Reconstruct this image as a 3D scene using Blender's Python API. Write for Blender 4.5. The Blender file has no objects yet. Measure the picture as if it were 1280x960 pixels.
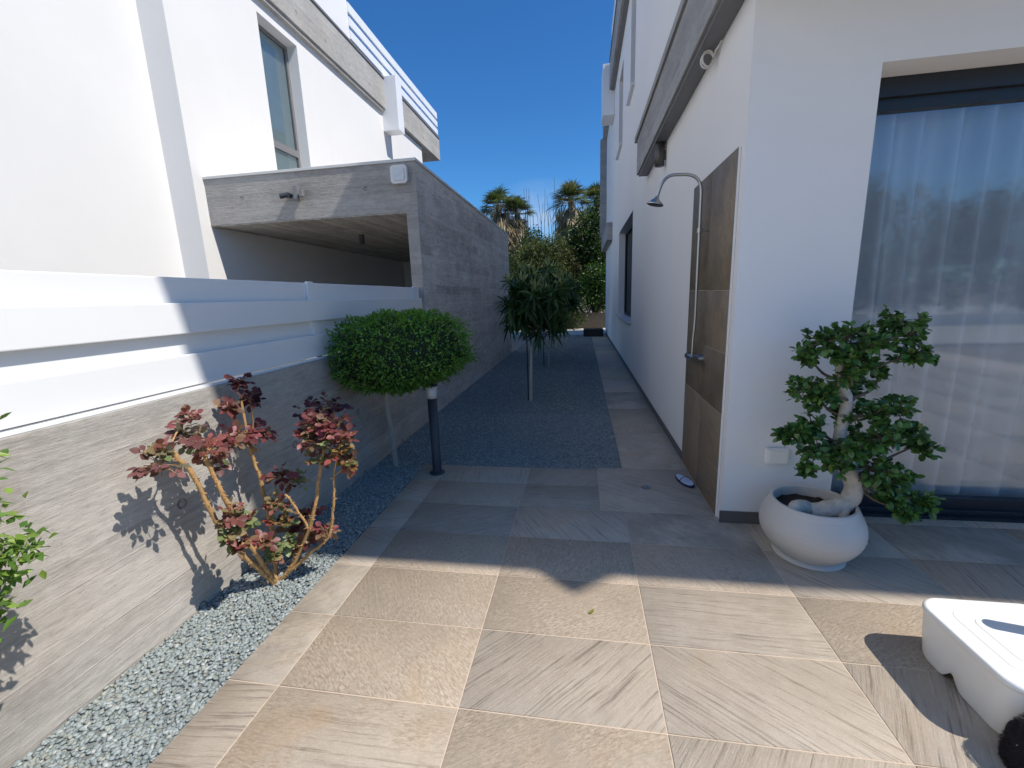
import bpy, bmesh, math, random
import numpy as np
from mathutils import Vector, Matrix

R = random.Random(7)
NR = np.random.default_rng(11)
scene = bpy.context.scene
COL = scene.collection
PI = math.pi

# ------------------------------------------------------------------ node helpers
def new_mat(name):
    m = bpy.data.materials.new(name)
    m.use_nodes = True
    nt = m.node_tree
    for n in list(nt.nodes):
        nt.nodes.remove(n)
    out = nt.nodes.new('ShaderNodeOutputMaterial')
    return m, nt, out

class G:
    """tiny wrapper that makes node graphs short to write"""
    def __init__(self, nt):
        self.nt = nt
    def n(self, t, **kw):
        nd = self.nt.nodes.new('ShaderNode' + t)
        for k, v in kw.items():
            setattr(nd, k, v)
        return nd
    def link(self, a, b):
        self.nt.links.new(a, b)
    def inp(self, sock, v):
        if hasattr(v, 'is_linked'):
            self.link(v, sock)
        else:
            if isinstance(v, (tuple, list)) and len(v) == 3 and sock.type == 'RGBA':
                v = (*v, 1)
            sock.default_value = v
    def math(self, op, a, b=0.0, c=0.0, clamp=False):
        nd = self.n('Math', operation=op, use_clamp=clamp)
        self.inp(nd.inputs[0], a); self.inp(nd.inputs[1], b); self.inp(nd.inputs[2], c)
        return nd.outputs[0]
    def vmath(self, op, a, b=(0, 0, 0)):
        nd = self.n('VectorMath', operation=op)
        self.inp(nd.inputs[0], a); self.inp(nd.inputs[1], b)
        return nd.outputs['Value'] if op in ('DOT_PRODUCT', 'LENGTH') else nd.outputs[0]
    def mix(self, f, a, b, mode='MIX'):
        nd = self.n('Mix', data_type='RGBA', blend_type=mode)
        self.inp(nd.inputs[0], f); self.inp(nd.inputs[6], a); self.inp(nd.inputs[7], b)
        return nd.outputs[2]
    def noise(self, vec, scale=1.0, detail=4.0, rough=0.55, dist=0.0):
        nd = self.n('TexNoise')
        self.link(vec, nd.inputs['Vector'])
        nd.inputs['Scale'].default_value = scale
        nd.inputs['Detail'].default_value = detail
        nd.inputs['Roughness'].default_value = rough
        nd.inputs['Distortion'].default_value = dist
        return nd.outputs['Fac']
    def wnoise(self, v, dims='1D'):
        nd = self.n('TexWhiteNoise', noise_dimensions=dims)
        self.inp(nd.inputs['W'] if dims == '1D' else nd.inputs['Vector'], v)
        return nd.outputs['Value']
    def ramp(self, f, stops):
        nd = self.n('ValToRGB')
        els = nd.color_ramp.elements
        while len(els) < len(stops):
            els.new(0.5)
        for e, (p, c) in zip(els, stops):
            e.position = p
            e.color = (c, c, c, 1) if not isinstance(c, (tuple, list)) else (*c, 1)
        self.inp(nd.inputs[0], f)
        return nd.outputs[0]
    def range(self, f, a, b, c=0.0, d=1.0):
        nd = self.n('MapRange')
        nd.clamp = True
        self.inp(nd.inputs[0], f)
        for i, v in enumerate((a, b, c, d)):
            nd.inputs[i + 1].default_value = v
        return nd.outputs[0]
    def comb(self, x, y, z):
        nd = self.n('CombineXYZ')
        for s, v in zip(nd.inputs, (x, y, z)):
            self.inp(s, v)
        return nd.outputs[0]
    def pos(self):
        g = self.n('NewGeometry')
        return g.outputs['Position']
    def xyz(self, v):
        s = self.n('SeparateXYZ')
        self.link(v, s.inputs[0])
        return s.outputs
    def bump(self, h, strength=0.3, dist=0.01, normal=None):
        b = self.n('Bump')
        b.inputs['Strength'].default_value = strength
        b.inputs['Distance'].default_value = dist
        self.inp(b.inputs['Height'], h)
        if normal is not None:
            self.link(normal, b.inputs['Normal'])
        return b.outputs[0]
    def bsdf(self, base, rough=0.6, metal=0.0, normal=None, spec=0.5):
        p = self.n('BsdfPrincipled')
        self.inp(p.inputs['Base Color'], base)
        self.inp(p.inputs['Roughness'], rough)
        self.inp(p.inputs['Metallic'], metal)
        self.inp(p.inputs['Specular IOR Level'], spec)
        if normal is not None:
            self.link(normal, p.inputs['Normal'])
        return p

def simple(name, col, rough=0.5, metal=0.0, var=0.08, scale=6.0, bump=0.0, bscale=200.0, spec=0.5):
    m, nt, out = new_mat(name)
    g = G(nt)
    p = g.pos()
    f = g.noise(p, scale, 5)
    lo = tuple(c * (1 - var) for c in col); hi = tuple(min(1, c * (1 + var)) for c in col)
    c = g.mix(f, lo, hi)
    nrm = None
    if bump:
        nrm = g.bump(g.noise(p, bscale, 3), bump, 0.004)
    r = g.range(g.noise(p, scale * 2, 3), 0.3, 0.7, max(0.02, rough - 0.06), min(1, rough + 0.06))
    b = g.bsdf(c, r, metal, nrm, spec)
    nt.links.new(b.outputs[0], out.inputs[0])
    return m

def stucco(name, col):
    m, nt, out = new_mat(name)
    g = G(nt); p = g.pos()
    s = g.xyz(p)
    big = g.noise(p, 0.7, 4)
    streak = g.noise(g.comb(g.math('MULTIPLY', s[0], 5), g.math('MULTIPLY', s[1], 5), g.math('MULTIPLY', s[2], 0.5)), 1.0, 4)
    f = g.range(g.math('ADD', g.math('MULTIPLY', big, 0.85), g.math('MULTIPLY', streak, 0.15)), 0.35, 0.62)
    c = g.mix(f, tuple(v * 0.965 for v in col), col)
    drip = g.math('MULTIPLY', g.range(streak, 0.52, 0.70), g.range(g.noise(p, 0.9, 3), 0.50, 0.68))
    c = g.mix(g.math('MULTIPLY', drip, 0.10), c, tuple(v * 0.55 for v in col))
    low = g.range(s[2], 0.0, 0.5, 0.0, 1.0)
    c = g.mix(g.math('MULTIPLY', g.math('SUBTRACT', 1.0, low), g.math('MULTIPLY', g.noise(p, 6, 5), 0.28)), c, tuple(v * 0.72 for v in col))
    h = g.math('ADD', g.noise(p, 260, 3), g.math('ADD', g.math('MULTIPLY', g.noise(p, 40, 2), 0.8), g.math('MULTIPLY', g.noise(p, 5, 3), 2.5)))
    b = g.bsdf(c, 0.85, 0, g.bump(h, 0.25, 0.003), 0.2)
    nt.links.new(b.outputs[0], out.inputs[0])
    return m

def board_concrete(name, col, axis='z', along='y', bw=0.13, holes=True, contrast=1.0):
    m, nt, out = new_mat(name)
    g = G(nt); p = g.pos()
    s = g.xyz(p)
    ix = {'x': 0, 'y': 1, 'z': 2}
    a = s[ix[axis]]; l = s[ix[along]]
    aw = g.math('ADD', a, g.math('MULTIPLY', g.math('SUBTRACT', g.noise(p, 3.5, 4), 0.5), 0.022))
    t = g.math('DIVIDE', aw, bw)
    idx = g.math('FLOOR', t); fr = g.math('SUBTRACT', t, idx)
    run = g.math('FLOOR', g.math('DIVIDE', g.math('ADD', l, g.math('MULTIPLY', g.wnoise(idx), 3.0)), 3.0))
    tone = g.wnoise(g.math('ADD', g.math('MULTIPLY', idx, 7.31), g.math('MULTIPLY', run, 3.17)))
    st = [2.0, 2.0, 2.0]; st[ix[axis]] = 20.0; st[ix[along]] = 2.0
    sv = g.vmath('MULTIPLY', p, tuple(st))
    grain = g.noise(sv, 1.0, 8, 0.65, 0.4)
    sv2 = g.vmath('MULTIPLY', p, tuple(v * 3.3 if i != ix[along] else 2.0 for i, v in enumerate(st)))
    grain2 = g.noise(sv2, 1.0, 4, 0.6)
    blot = g.noise(p, 1.1, 6, 0.6)
    fine = g.noise(g.vmath('MULTIPLY', p, tuple(1.0 if i != ix[along] else 0.4 for i in range(3))), 34, 6, 0.7)
    blot2 = g.noise(g.vmath('MULTIPLY', p, tuple(1.0 if i != ix[along] else 0.6 for i in range(3))), 7.0, 6, 0.65)
    v = g.math('ADD', g.math('MULTIPLY', grain, 0.30), g.math('ADD', g.math('MULTIPLY', blot, 0.30), g.math('MULTIPLY', blot2, 0.20)))
    v = g.math('ADD', v, g.math('MULTIPLY', tone, 0.10))
    v = g.math('ADD', v, g.math('MULTIPLY', grain2, 0.22))
    v = g.math('ADD', v, g.math('MULTIPLY', g.math('SUBTRACT', fine, 0.25), 0.34))
    f = g.range(v, 0.47, 0.75)
    d = 0.42 * contrast
    c = g.mix(f, tuple(x * (1 - d) for x in col), tuple(min(1, x * (1 + d * 0.55)) for x in col))
    warm = g.range(g.noise(p, 0.8, 3), 0.45, 0.7)
    c = g.mix(g.math('MULTIPLY', warm, 0.35), c, g.mix(1.0, c, (1.10, 0.99, 0.88), 'MULTIPLY'))
    edge = g.math('MINIMUM', fr, g.math('SUBTRACT', 1.0, fr))
    line = g.math('MULTIPLY', g.range(edge, 0.0, 0.045, 1.0, 0.0), g.range(g.wnoise(g.math('ADD', g.math('ROUND', t), 0.37)), 0.25, 0.8, 0.15, 1.0))
    line = g.math('MULTIPLY', line, g.range(g.noise(g.vmath('MULTIPLY', p, (2.2, 2.2, 2.2)), 1.0, 3), 0.35, 0.6, 0.2, 1.0))
    c = g.mix(g.math('MULTIPLY', line, 0.20), c, tuple(x * 1.22 for x in col))
    scr = g.noise(g.vmath('MULTIPLY', p, tuple(v * 4.0 if i != ix[along] else 0.9 for i, v in enumerate(st))), 1.0, 6, 0.7)
    c = g.mix(g.math('MULTIPLY', g.range(scr, 0.58, 0.72), 0.35), c, tuple(min(1, x * 1.35) for x in col))
    c = g.mix(g.math('MULTIPLY', g.range(scr, 0.30, 0.42, 1.0, 0.0), 0.35), c, tuple(x * 0.6 for x in col))
    h = g.math('ADD', g.math('MULTIPLY', line, 0.35), g.math('ADD', g.math('MULTIPLY', grain, 0.8), g.math('MULTIPLY', tone, 0.6)))
    h = g.math('ADD', h, g.math('MULTIPLY', fine, 0.5))
    if holes:
        torn = g.noise(g.vmath('MULTIPLY', p, tuple(60.0 if i != ix[along] else 9.0 for i in range(3))), 1.0, 7, 0.75)
        c = g.mix(g.math('MULTIPLY', g.range(torn, 0.55, 0.70), 0.55), c, tuple(min(1, x * 1.42) for x in col))
        c = g.mix(g.math('MULTIPLY', g.range(torn, 0.30, 0.43, 1.0, 0.0), 0.55), c, tuple(x * 0.55 for x in col))
        h = g.math('ADD', h, g.math('MULTIPLY', torn, 0.9))
        pit = g.range(g.noise(g.vmath('MULTIPLY', p, tuple(1.0 if i != ix[along] else 0.45 for i in range(3))), 75, 3), 0.66, 0.72)
        c = g.mix(g.math('MULTIPLY', pit, 0.5), c, tuple(x * 0.45 for x in col))
        gu = g.math('SUBTRACT', g.math('FRACT', g.math('DIVIDE', g.math('ADD', l, 0.55), 0.98)), 0.5)
        gv = g.math('SUBTRACT', g.math('FRACT', g.math('DIVIDE', g.math('ADD', a, 0.33), 0.66)), 0.5)
        dd = g.math('SQRT', g.math('ADD', g.math('POWER', g.math('MULTIPLY', gu, 0.98), 2.0), g.math('POWER', g.math('MULTIPLY', gv, 0.66), 2.0)))
        ring = g.math('MULTIPLY', g.range(dd, 0.027, 0.031, 1.0, 0.0), g.range(dd, 0.015, 0.024, 0.25, 1.0))
        c = g.mix(g.math('MULTIPLY', ring, 0.75), c, tuple(x * 0.35 for x in col))
        h = g.math('SUBTRACT', h, g.math('MULTIPLY', g.range(dd, 0.024, 0.031, 1.0, 0.0), 2.0))
    b = g.bsdf(c, 0.85, 0, g.bump(h, 0.75, 0.007), 0.25)
    nt.links.new(b.outputs[0], out.inputs[0])
    return m

def stone_tile(name, dark=1.0, mode='floor', grow=1.0):
    m, nt, out = new_mat(name)
    g = G(nt); p = g.pos()
    at = g.n('Attribute'); at.attribute_name = 'tile'
    s = g.n('SeparateColor'); g.link(at.outputs['Color'], s.inputs[0])
    r0, r1, r2 = s.outputs[0], s.outputs[1], s.outputs[2]
    if mode == 'wall':
        q = g.xyz(p); p2 = g.comb(q[1], q[2], 0.0)
    else:
        p2 = p
    rot = g.n('VectorRotate', rotation_type='Z_AXIS')
    g.link(p2, rot.inputs['Vector']); g.link(g.math('MULTIPLY', r0, 6.28), rot.inputs['Angle'])
    off = g.vmath('ADD', rot.outputs[0], g.comb(g.math('MULTIPLY', r1, 37), g.math('MULTIPLY', r2, 51), g.math('MULTIPLY', r0, 13)))
    wob = g.vmath('ADD', off, g.comb(g.math('MULTIPLY', g.noise(off, 2.0, 3), 0.18), g.math('MULTIPLY', g.noise(off, 2.6, 3), 0.12), 0.0))
    blot = g.noise(off, 2.6, 6, 0.6)
    blot3 = g.noise(off, 7.0, 6, 0.65)
    fine = g.noise(off, 110, 6, 0.8)
    # kind one: straight fine dark cleft lines
    wl = g.vmath('ADD', off, g.comb(0.0, g.math('MULTIPLY', g.noise(off, 1.6, 2), 0.035), 0.0))
    ln = g.noise(g.vmath('MULTIPLY', wl, (2.2, 66.0, 1.0)), 1.0, 7, 0.72)
    ln2 = g.noise(g.vmath('MULTIPLY', wl, (10.0, 150.0, 1.0)), 1.0, 4, 0.6)
    base_l = g.mix(g.range(blot3, 0.35, 0.65), (0.46, 0.39, 0.31), (0.52, 0.45, 0.365))
    base_l = g.mix(g.math('MULTIPLY', g.range(ln, 0.35, 0.48, 1.0, 0.0), 0.85), base_l, (0.205, 0.165, 0.13))
    base_l = g.mix(g.math('MULTIPLY', g.range(ln2, 0.54, 0.68), 0.45), base_l, (0.66, 0.58, 0.48))
    # kind two: rough crystalline speckle
    sp = g.noise(g.vmath('MULTIPLY', wl, (1.0, 3.4, 1.0)), 34, 8, 0.85)
    base_s = g.mix(g.range(sp, 0.39, 0.61), (0.30, 0.23, 0.16), (0.68, 0.575, 0.455))
    base_s = g.mix(g.math('MULTIPLY', g.range(g.noise(g.vmath('MULTIPLY', wl, (1.0, 2.4, 1.0)), 3.2, 5, 0.6), 0.42, 0.66), 0.60), base_s, g.mix(g.range(ln, 0.36, 0.60), (0.36, 0.29, 0.215), (0.54, 0.45, 0.35)))
    base_s = g.mix(g.math('MULTIPLY', g.range(blot3, 0.45, 0.68), 0.5), base_s, (0.48, 0.38, 0.275))
    # kind three: cloudy smooth grey beige with a few veins
    vn = g.range(g.math('ABSOLUTE', g.math('SUBTRACT', g.noise(g.vmath('MULTIPLY', wob, (1.0, 2.6, 1.0)), 2.3, 6, 0.6), 0.5)), 0.0, 0.03, 1.0, 0.0)
    base_c = g.mix(g.range(blot, 0.38, 0.62), (0.34, 0.305, 0.25), (0.56, 0.49, 0.405))
    base_c = g.mix(g.math('MULTIPLY', g.range(g.noise(g.vmath('MULTIPLY', wob, (1.0, 3.5, 1.0)), 9.0, 8, 0.75), 0.36, 0.50, 1.0, 0.0), 0.55), base_c, (0.27, 0.23, 0.185))
    base_c = g.mix(g.math('MULTIPLY', vn, 0.38), base_c, (0.27, 0.225, 0.175))
    base_c = g.mix(g.math('MULTIPLY', g.range(ln2, 0.52, 0.68), 0.30), base_c, (0.60, 0.53, 0.44))
    k1 = g.range(g.math('ADD', r2, g.math('MULTIPLY', g.math('SUBTRACT', blot, 0.5), 0.5)), 0.36, 0.50)
    k2 = g.range(g.math('ADD', r2, g.math('MULTIPLY', g.math('SUBTRACT', blot3, 0.5), 0.5)), 0.66, 0.80)
    base = g.mix(k2, g.mix(k1, base_l, base_s), base_c)
    rust = g.math('MULTIPLY', g.range(g.noise(wob, 2.2, 6, 0.6), 0.56, 0.74), g.range(r1, 0.25, 0.8))
    base = g.mix(g.math('MULTIPLY', rust, 0.42), base, (0.52, 0.34, 0.19))
    base = g.mix(g.math('MULTIPLY', g.range(g.noise(off, 1.4, 4), 0.55, 0.72), 0.30), base, (0.62, 0.55, 0.46))
    base = g.mix(g.math('MULTIPLY', g.range(fine, 0.30, 0.55, 1.0, 0.0), 0.30), base, g.mix(1.0, base, (0.45, 0.44, 0.43), 'MULTIPLY'))
    if mode == 'wall':
        base = g.mix(1.0, base, (1.05, 0.955, 0.85), 'MULTIPLY')
    # dust and water marks that ignore the joints
    if mode != 'wall':
        base = g.mix(g.math('MULTIPLY', g.range(g.noise(p, 1.3, 6, 0.6), 0.48, 0.68), 0.32), base, (0.27, 0.23, 0.185))
    val = g.math('ADD', (0.79 if mode != 'wall' else 0.72), g.math('MULTIPLY', r1, (0.20 if mode != 'wall' else 0.45)))
    hs = g.n('HueSaturation'); g.link(base, hs.inputs['Color'])
    g.link(g.math('MULTIPLY', val, dark), hs.inputs['Value'])
    hs.inputs['Saturation'].default_value = 1.06
    h = g.math('ADD', g.math('MULTIPLY', g.mix(k2, g.mix(k1, ln, sp), blot), 1.3), g.math('MULTIPLY', fine, 0.5))
    rough = g.range(fine, 0.3, 0.7, 0.48, 0.70)
    b = g.bsdf(hs.outputs[0], rough, 0, g.bump(h, 0.55, 0.006), 0.4)
    nt.links.new(b.outputs[0], out.inputs[0])
    return m

def leaf_mat(name, trans=0.35, rough=0.42, spec=0.4):
    m, nt, out = new_mat(name)
    g = G(nt)
    at = g.n('Attribute'); at.attribute_name = 'tint'
    p = g.pos()
    c = g.mix(g.noise(p, 45, 3), g.mix(1.0, at.outputs['Color'], (0.72, 0.72, 0.72), 'MULTIPLY'), g.mix(1.0, at.outputs['Color'], (1.25, 1.25, 1.2), 'MULTIPLY'))
    b = g.bsdf(c, rough, 0, None, spec)
    t = g.n('BsdfTranslucent')
    g.link(g.mix(1.0, c, (1.5, 1.7, 0.8), 'MULTIPLY'), t.inputs[0])
    mx = g.n('MixShader'); mx.inputs[0].default_value = trans
    g.link(b.outputs[0], mx.inputs[1]); g.link(t.outputs[0], mx.inputs[2])
    nt.links.new(mx.outputs[0], out.inputs[0])
    return m

def tint_mat(name, rough=0.8, var=0.25, scale=60.0, bump=0.4, spec=0.3):
    m, nt, out = new_mat(name)
    g = G(nt)
    at = g.n('Attribute'); at.attribute_name = 'tint'
    p = g.pos()
    c = g.mix(g.noise(p, scale, 4), g.mix(1.0, at.outputs['Color'], (1 - var,) * 3, 'MULTIPLY'), g.mix(1.0, at.outputs['Color'], (1 + var,) * 3, 'MULTIPLY'))
    b = g.bsdf(c, rough, 0, g.bump(g.noise(p, scale * 4, 3), bump, 0.003), spec)
    nt.links.new(b.outputs[0], out.inputs[0])
    return m

def glass_mat(name, tint, fres=(0.10, 1.0), ior=1.6, rough=0.0, streak=0.0):
    m, nt, out = new_mat(name)
    g = G(nt)
    tr = g.n('BsdfTransparent'); g.inp(tr.inputs[0], tint)
    gl = g.n('BsdfGlossy'); gl.inputs['Roughness'].default_value = rough
    gl.inputs[0].default_value = (0.9, 0.96, 1.0, 1)
    fr = g.n('Fresnel'); fr.inputs[0].default_value = ior
    f = g.math('ADD', fres[0], g.math('MULTIPLY', fr.outputs[0], fres[1]), clamp=True)
    if streak:
        p = g.pos()
        g.link(g.bump(g.noise(p, 0.9, 2), streak, 0.02), gl.inputs['Normal'])
    mx = g.n('MixShader')
    g.link(f, mx.inputs[0]); g.link(tr.outputs[0], mx.inputs[1]); g.link(gl.outputs[0], mx.inputs[2])
    nt.links.new(mx.outputs[0], out.inputs[0])
    return m

# ------------------------------------------------------------------ object helpers
def tag(o, label=None, cat=None, group=None, kind=None):
    if label: o['label'] = label
    if cat: o['category'] = cat
    if group: o['group'] = group
    if kind: o['kind'] = kind
    return o

def thing(name, loc, label, cat, group=None, rz=0.0):
    o = bpy.data.objects.new(name, None)
    o.empty_display_size = 0.1
    COL.objects.link(o)
    o.location = loc
    o.rotation_euler = (0, 0, rz)
    return tag(o, label, cat, group)

def origin_of(parent):
    v = Vector((0, 0, 0))
    while parent is not None:
        v += parent.location
        parent = parent.parent
    return v

class MB:
    """collects geometry in world coordinates, then links it as one mesh"""
    def __init__(self):
        self.v = []; self.f = []; self.smooth = []
    def add(self, vs, fs, smooth=False):
        b = len(self.v)
        self.v += [tuple(p) for p in vs]
        self.f += [tuple(i + b for i in f) for f in fs]
        self.smooth += [smooth] * len(fs)
        return self
    def box(self, x0, x1, y0, y1, z0, z1, bev=0.0):
        if bev <= 0:
            vs = [(x, y, z) for z in (z0, z1) for y in (y0, y1) for x in (x0, x1)]
            fs = [(0, 2, 3, 1), (4, 5, 7, 6), (0, 1, 5, 4), (2, 6, 7, 3), (0, 4, 6, 2), (1, 3, 7, 5)]
            return self.add(vs, fs)
        bm = bmesh.new()
        bmesh.ops.create_cube(bm, size=1.0)
        for v in bm.verts:
            v.co = ((x0 + x1) / 2 + v.co.x * (x1 - x0), (y0 + y1) / 2 + v.co.y * (y1 - y0), (z0 + z1) / 2 + v.co.z * (z1 - z0))
        bmesh.ops.bevel(bm, geom=list(bm.edges), offset=bev, segments=2, affect='EDGES', profile=0.6)
        return self.bm(bm)
    def bm(self, bm, smooth=False):
        bm.verts.index_update()
        self.add([v.co[:] for v in bm.verts], [[v.index for v in f.verts] for f in bm.faces], smooth)
        bm.free()
        return self
    def obox(self, c, ax, ay, az, hx, hy, hz):
        c = Vector(c); ax = Vector(ax).normalized(); ay = Vector(ay).normalized(); az = Vector(az).normalized()
        vs = [c + ax * sx * hx + ay * sy * hy + az * sz * hz for sz in (-1, 1) for sy in (-1, 1) for sx in (-1, 1)]
        return self.add(vs, [(0, 2, 3, 1), (4, 5, 7, 6), (0, 1, 5, 4), (2, 6, 7, 3), (0, 4, 6, 2), (1, 3, 7, 5)])
    def quad(self, a, b, c, d):
        return self.add([a, b, c, d], [(0, 1, 2, 3)])
    def tube(self, pts, rad, seg=10, caps=True):
        pts = [Vector(p) for p in pts]
        n = len(pts)
        rads = rad if isinstance(rad, (list, tuple)) else [rad] * n
        vs = []; fs = []
        t0 = (pts[1] - pts[0]).normalized()
        up = Vector((0, 0, 1)) if abs(t0.z) < 0.9 else Vector((1, 0, 0))
        u = t0.cross(up).normalized()
        for i, p in enumerate(pts):
            t = ((pts[min(i + 1, n - 1)] - pts[max(i - 1, 0)])).normalized()
            u = (u - t * u.dot(t)).normalized()
            w = t.cross(u)
            for k in range(seg):
                a = 2 * PI * k / seg
                vs.append(p + (u * math.cos(a) + w * math.sin(a)) * rads[i])
        for i in range(n - 1):
            for k in range(seg):
                k2 = (k + 1) % seg
                fs.append((i * seg + k, i * seg + k2, (i + 1) * seg + k2, (i + 1) * seg + k))
        self.add(vs, fs, True)
        if caps:
            self.add(vs[:seg], [tuple(range(seg))[::-1]]); self.add(vs[-seg:], [tuple(range(seg))])
        return self
    def lathe(self, c, prof, seg=40, smooth=True):
        c = Vector(c); vs = []; fs = []
        for r, z in prof:
            for k in range(seg):
                a = 2 * PI * k / seg
                vs.append((c.x + r * math.cos(a), c.y + r * math.sin(a), c.z + z))
        for i in range(len(prof) - 1):
            for k in range(seg):
                k2 = (k + 1) % seg
                fs.append((i * seg + k, i * seg + k2, (i + 1) * seg + k2, (i + 1) * seg + k))
        return self.add(vs, fs, smooth)
    def build(self, name, mat, parent=None, label=None, cat=None, group=None, kind=None, loc=None):
        if parent is not None:
            org = origin_of(parent)
        elif loc is not None:
            org = Vector(loc)
        else:
            org = Vector((0, 0, 0))
        me = bpy.data.meshes.new(name)
        me.from_pydata([(p[0] - org.x, p[1] - org.y, p[2] - org.z) for p in self.v], [], self.f)
        me.polygons.foreach_set('use_smooth', self.smooth)
        me.materials.append(mat)
        me.update()
        o = bpy.data.objects.new(name, me)
        COL.objects.link(o)
        if parent is not None: o.parent = parent
        elif loc is not None: o.location = loc
        return tag(o, label, cat, group, kind)

def np_mesh(name, verts, loops, starts, totals, mat, parent=None, tint=None, attr='tint', smooth=False, loc=None):
    """mesh from numpy arrays; tint is one colour for each face"""
    org = origin_of(parent) if parent is not None else Vector(loc or (0, 0, 0))
    verts = verts - np.array(org[:])
    me = bpy.data.meshes.new(name)
    me.vertices.add(len(verts)); me.vertices.foreach_set('co', verts.astype(np.float32).ravel())
    me.loops.add(len(loops)); me.loops.foreach_set('vertex_index', loops.astype(np.int32))
    me.polygons.add(len(starts)); me.polygons.foreach_set('loop_start', starts.astype(np.int32))
    me.update(calc_edges=True)
    if smooth:
        me.polygons.foreach_set('use_smooth', np.ones(len(starts), dtype=bool))
    if tint is not None:
        a = me.attributes.new(attr, 'FLOAT_COLOR', 'FACE')
        c = np.ones((len(starts), 4), dtype=np.float32); c[:, :3] = tint
        a.data.foreach_set('color', c.ravel())
    me.materials.append(mat)
    me.validate()
    o = bpy.data.objects.new(name, me)
    COL.objects.link(o)
    if parent is not None: o.parent = parent
    elif loc is not None: o.location = loc
    return o

def unit(a):
    return a / np.maximum(np.linalg.norm(a, axis=1, keepdims=True), 1e-9)

class Leaves:
    """many leaf shapes (eight points, six faces each) gathered into one mesh"""
    def __init__(self):
        self.p = []; self.c = []
    def add(self, base, dirs, nrm, length, width, col, droop=0.15, fold=0.18, shape=(0.38, 0.72, 0.62)):
        n = len(base)
        length = np.broadcast_to(np.asarray(length, float), (n,)); width = np.broadcast_to(np.asarray(width, float), (n,))
        d = unit(dirs); s = unit(np.cross(d, nrm)); u = np.cross(s, d)
        t1, t2, w2 = shape
        L = length[:, None]; W = width[:, None] * 0.5
        down = np.array([[0, 0, -1.0]])
        def pt(t, w, f):
            return base + d * L * t + s * W * w + u * W * f + down * L * droop * t * t
        self.p.append(np.stack([pt(0, 0, 0), pt(t1, -1, fold * 2), pt(t1, 0, 0), pt(t1, 1, fold * 2), pt(t2, -w2, fold * 1.6), pt(t2, 0, 0), pt(t2, w2, fold * 1.6), pt(1, 0, 0)], axis=1))
        col = np.broadcast_to(np.asarray(col, float), (n, 3))
        self.c.append(col)
    def build(self, name, mat, parent=None, **kw):
        P = np.concatenate(self.p); C = np.concatenate(self.c)
        n = len(P)
        tri = [(0, 2, 1), (0, 3, 2), (4, 5, 7), (5, 6, 7)]; quad = [(1, 2, 5, 4), (2, 3, 6, 5)]
        tpl = np.array(sum([list(t) for t in tri], []) + sum([list(q) for q in quad], []))
        tot = np.array([3, 3, 3, 3, 4, 4]); st = np.concatenate([[0], np.cumsum(tot)[:-1]])
        loops = (tpl[None, :] + 8 * np.arange(n)[:, None]).ravel()
        starts = (st[None, :] + 20 * np.arange(n)[:, None]).ravel()
        return np_mesh(name, P.reshape(-1, 3), loops, starts, np.tile(tot, n), mat, parent, np.repeat(C, 6, axis=0), **kw)

def rdir(n, zb=0.0):
    v = NR.normal(size=(n, 3)); v[:, 2] += zb
    return unit(v)

def jitter(col, n, amt=0.25, hue=0.06):
    c = np.array(col)[None, :] * (1 + NR.uniform(-amt, amt, (n, 1)))
    return np.clip(c * (1 + NR.uniform(-hue, hue, (n, 3))), 0.002, 1)

# ------------------------------------------------------------------ materials
M = {}
M['white_wall'] = stucco('white_render', (0.83, 0.815, 0.80))
M['white_wall2'] = stucco('white_render_neighbour', (0.77, 0.76, 0.745))
M['conc_wall'] = board_concrete('board_concrete_wall', (0.425, 0.398, 0.362), 'z', 'y', 0.135, True, 0.85)
M['conc_front'] = board_concrete('board_concrete_front', (0.36, 0.345, 0.325), 'z', 'x', 0.16, True, 0.8)
M['conc_side'] = board_concrete('board_concrete_side', (0.50, 0.495, 0.485), 'z', 'y', 0.14, True, 1.25)
M['conc_soffit'] = board_concrete('board_concrete_soffit', (0.46, 0.44, 0.40), 'x', 'y', 0.11, False, 1.2)
M['conc_slab'] = board_concrete('concrete_slab', (0.40, 0.385, 0.36), 'z', 'y', 0.2, True, 0.7)
M['conc_slab_right'] = board_concrete('concrete_slab_grey', (0.34, 0.335, 0.33), 'z', 'y', 0.22, False, 0.8)
M['white_alu'] = simple('white_aluminium', (0.80, 0.805, 0.81), 0.35, 0, 0.03, 2.0)
M['cap'] = simple('light_metal_capping', (0.62, 0.62, 0.60), 0.4, 0.0, 0.05)
M['dark_cap'] = simple('dark_flashing', (0.16, 0.16, 0.165), 0.5, 0.0, 0.1)
M['dark_alu'] = simple('anthracite_aluminium', (0.014, 0.018, 0.026), 0.42, 0.0, 0.1)
M['grey_alu'] = simple('grey_window_frame', (0.20, 0.195, 0.20), 0.4, 0.0, 0.06)
M['chrome'] = simple('brushed_steel', (0.46, 0.45, 0.43), 0.36, 1.0, 0.06, 20)
M['skirt'] = simple('dark_skirting', (0.115, 0.105, 0.10), 0.5, 0, 0.15)
M['marble'] = simple('white_marble_sill', (0.72, 0.72, 0.72), 0.35, 0, 0.08, 9)
M['tile'] = stone_tile('slate_porcelain_pavers', 1.02)
M['tile_wall'] = stone_tile('slate_porcelain_wall', 0.47, 'wall')
M['grout'] = simple('sandy_grout', (0.60, 0.48, 0.37), 0.9, 0, 0.12, 12, 0.3, 300)
M['bed'] = simple('gravel_bed', (0.20, 0.22, 0.22), 0.95, 0, 0.4, 60, 0.9, 120)
M['soil'] = simple('potting_soil', (0.025, 0.02, 0.016), 0.95, 0, 0.4, 60, 0.9, 90)
M['earth'] = simple('earth', (0.24, 0.20, 0.16), 0.95, 0, 0.25, 1.5, 0.5, 20)
M['pale_paving'] = simple('pale_paving', (0.48, 0.46, 0.42), 0.8, 0, 0.12, 2)
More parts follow.
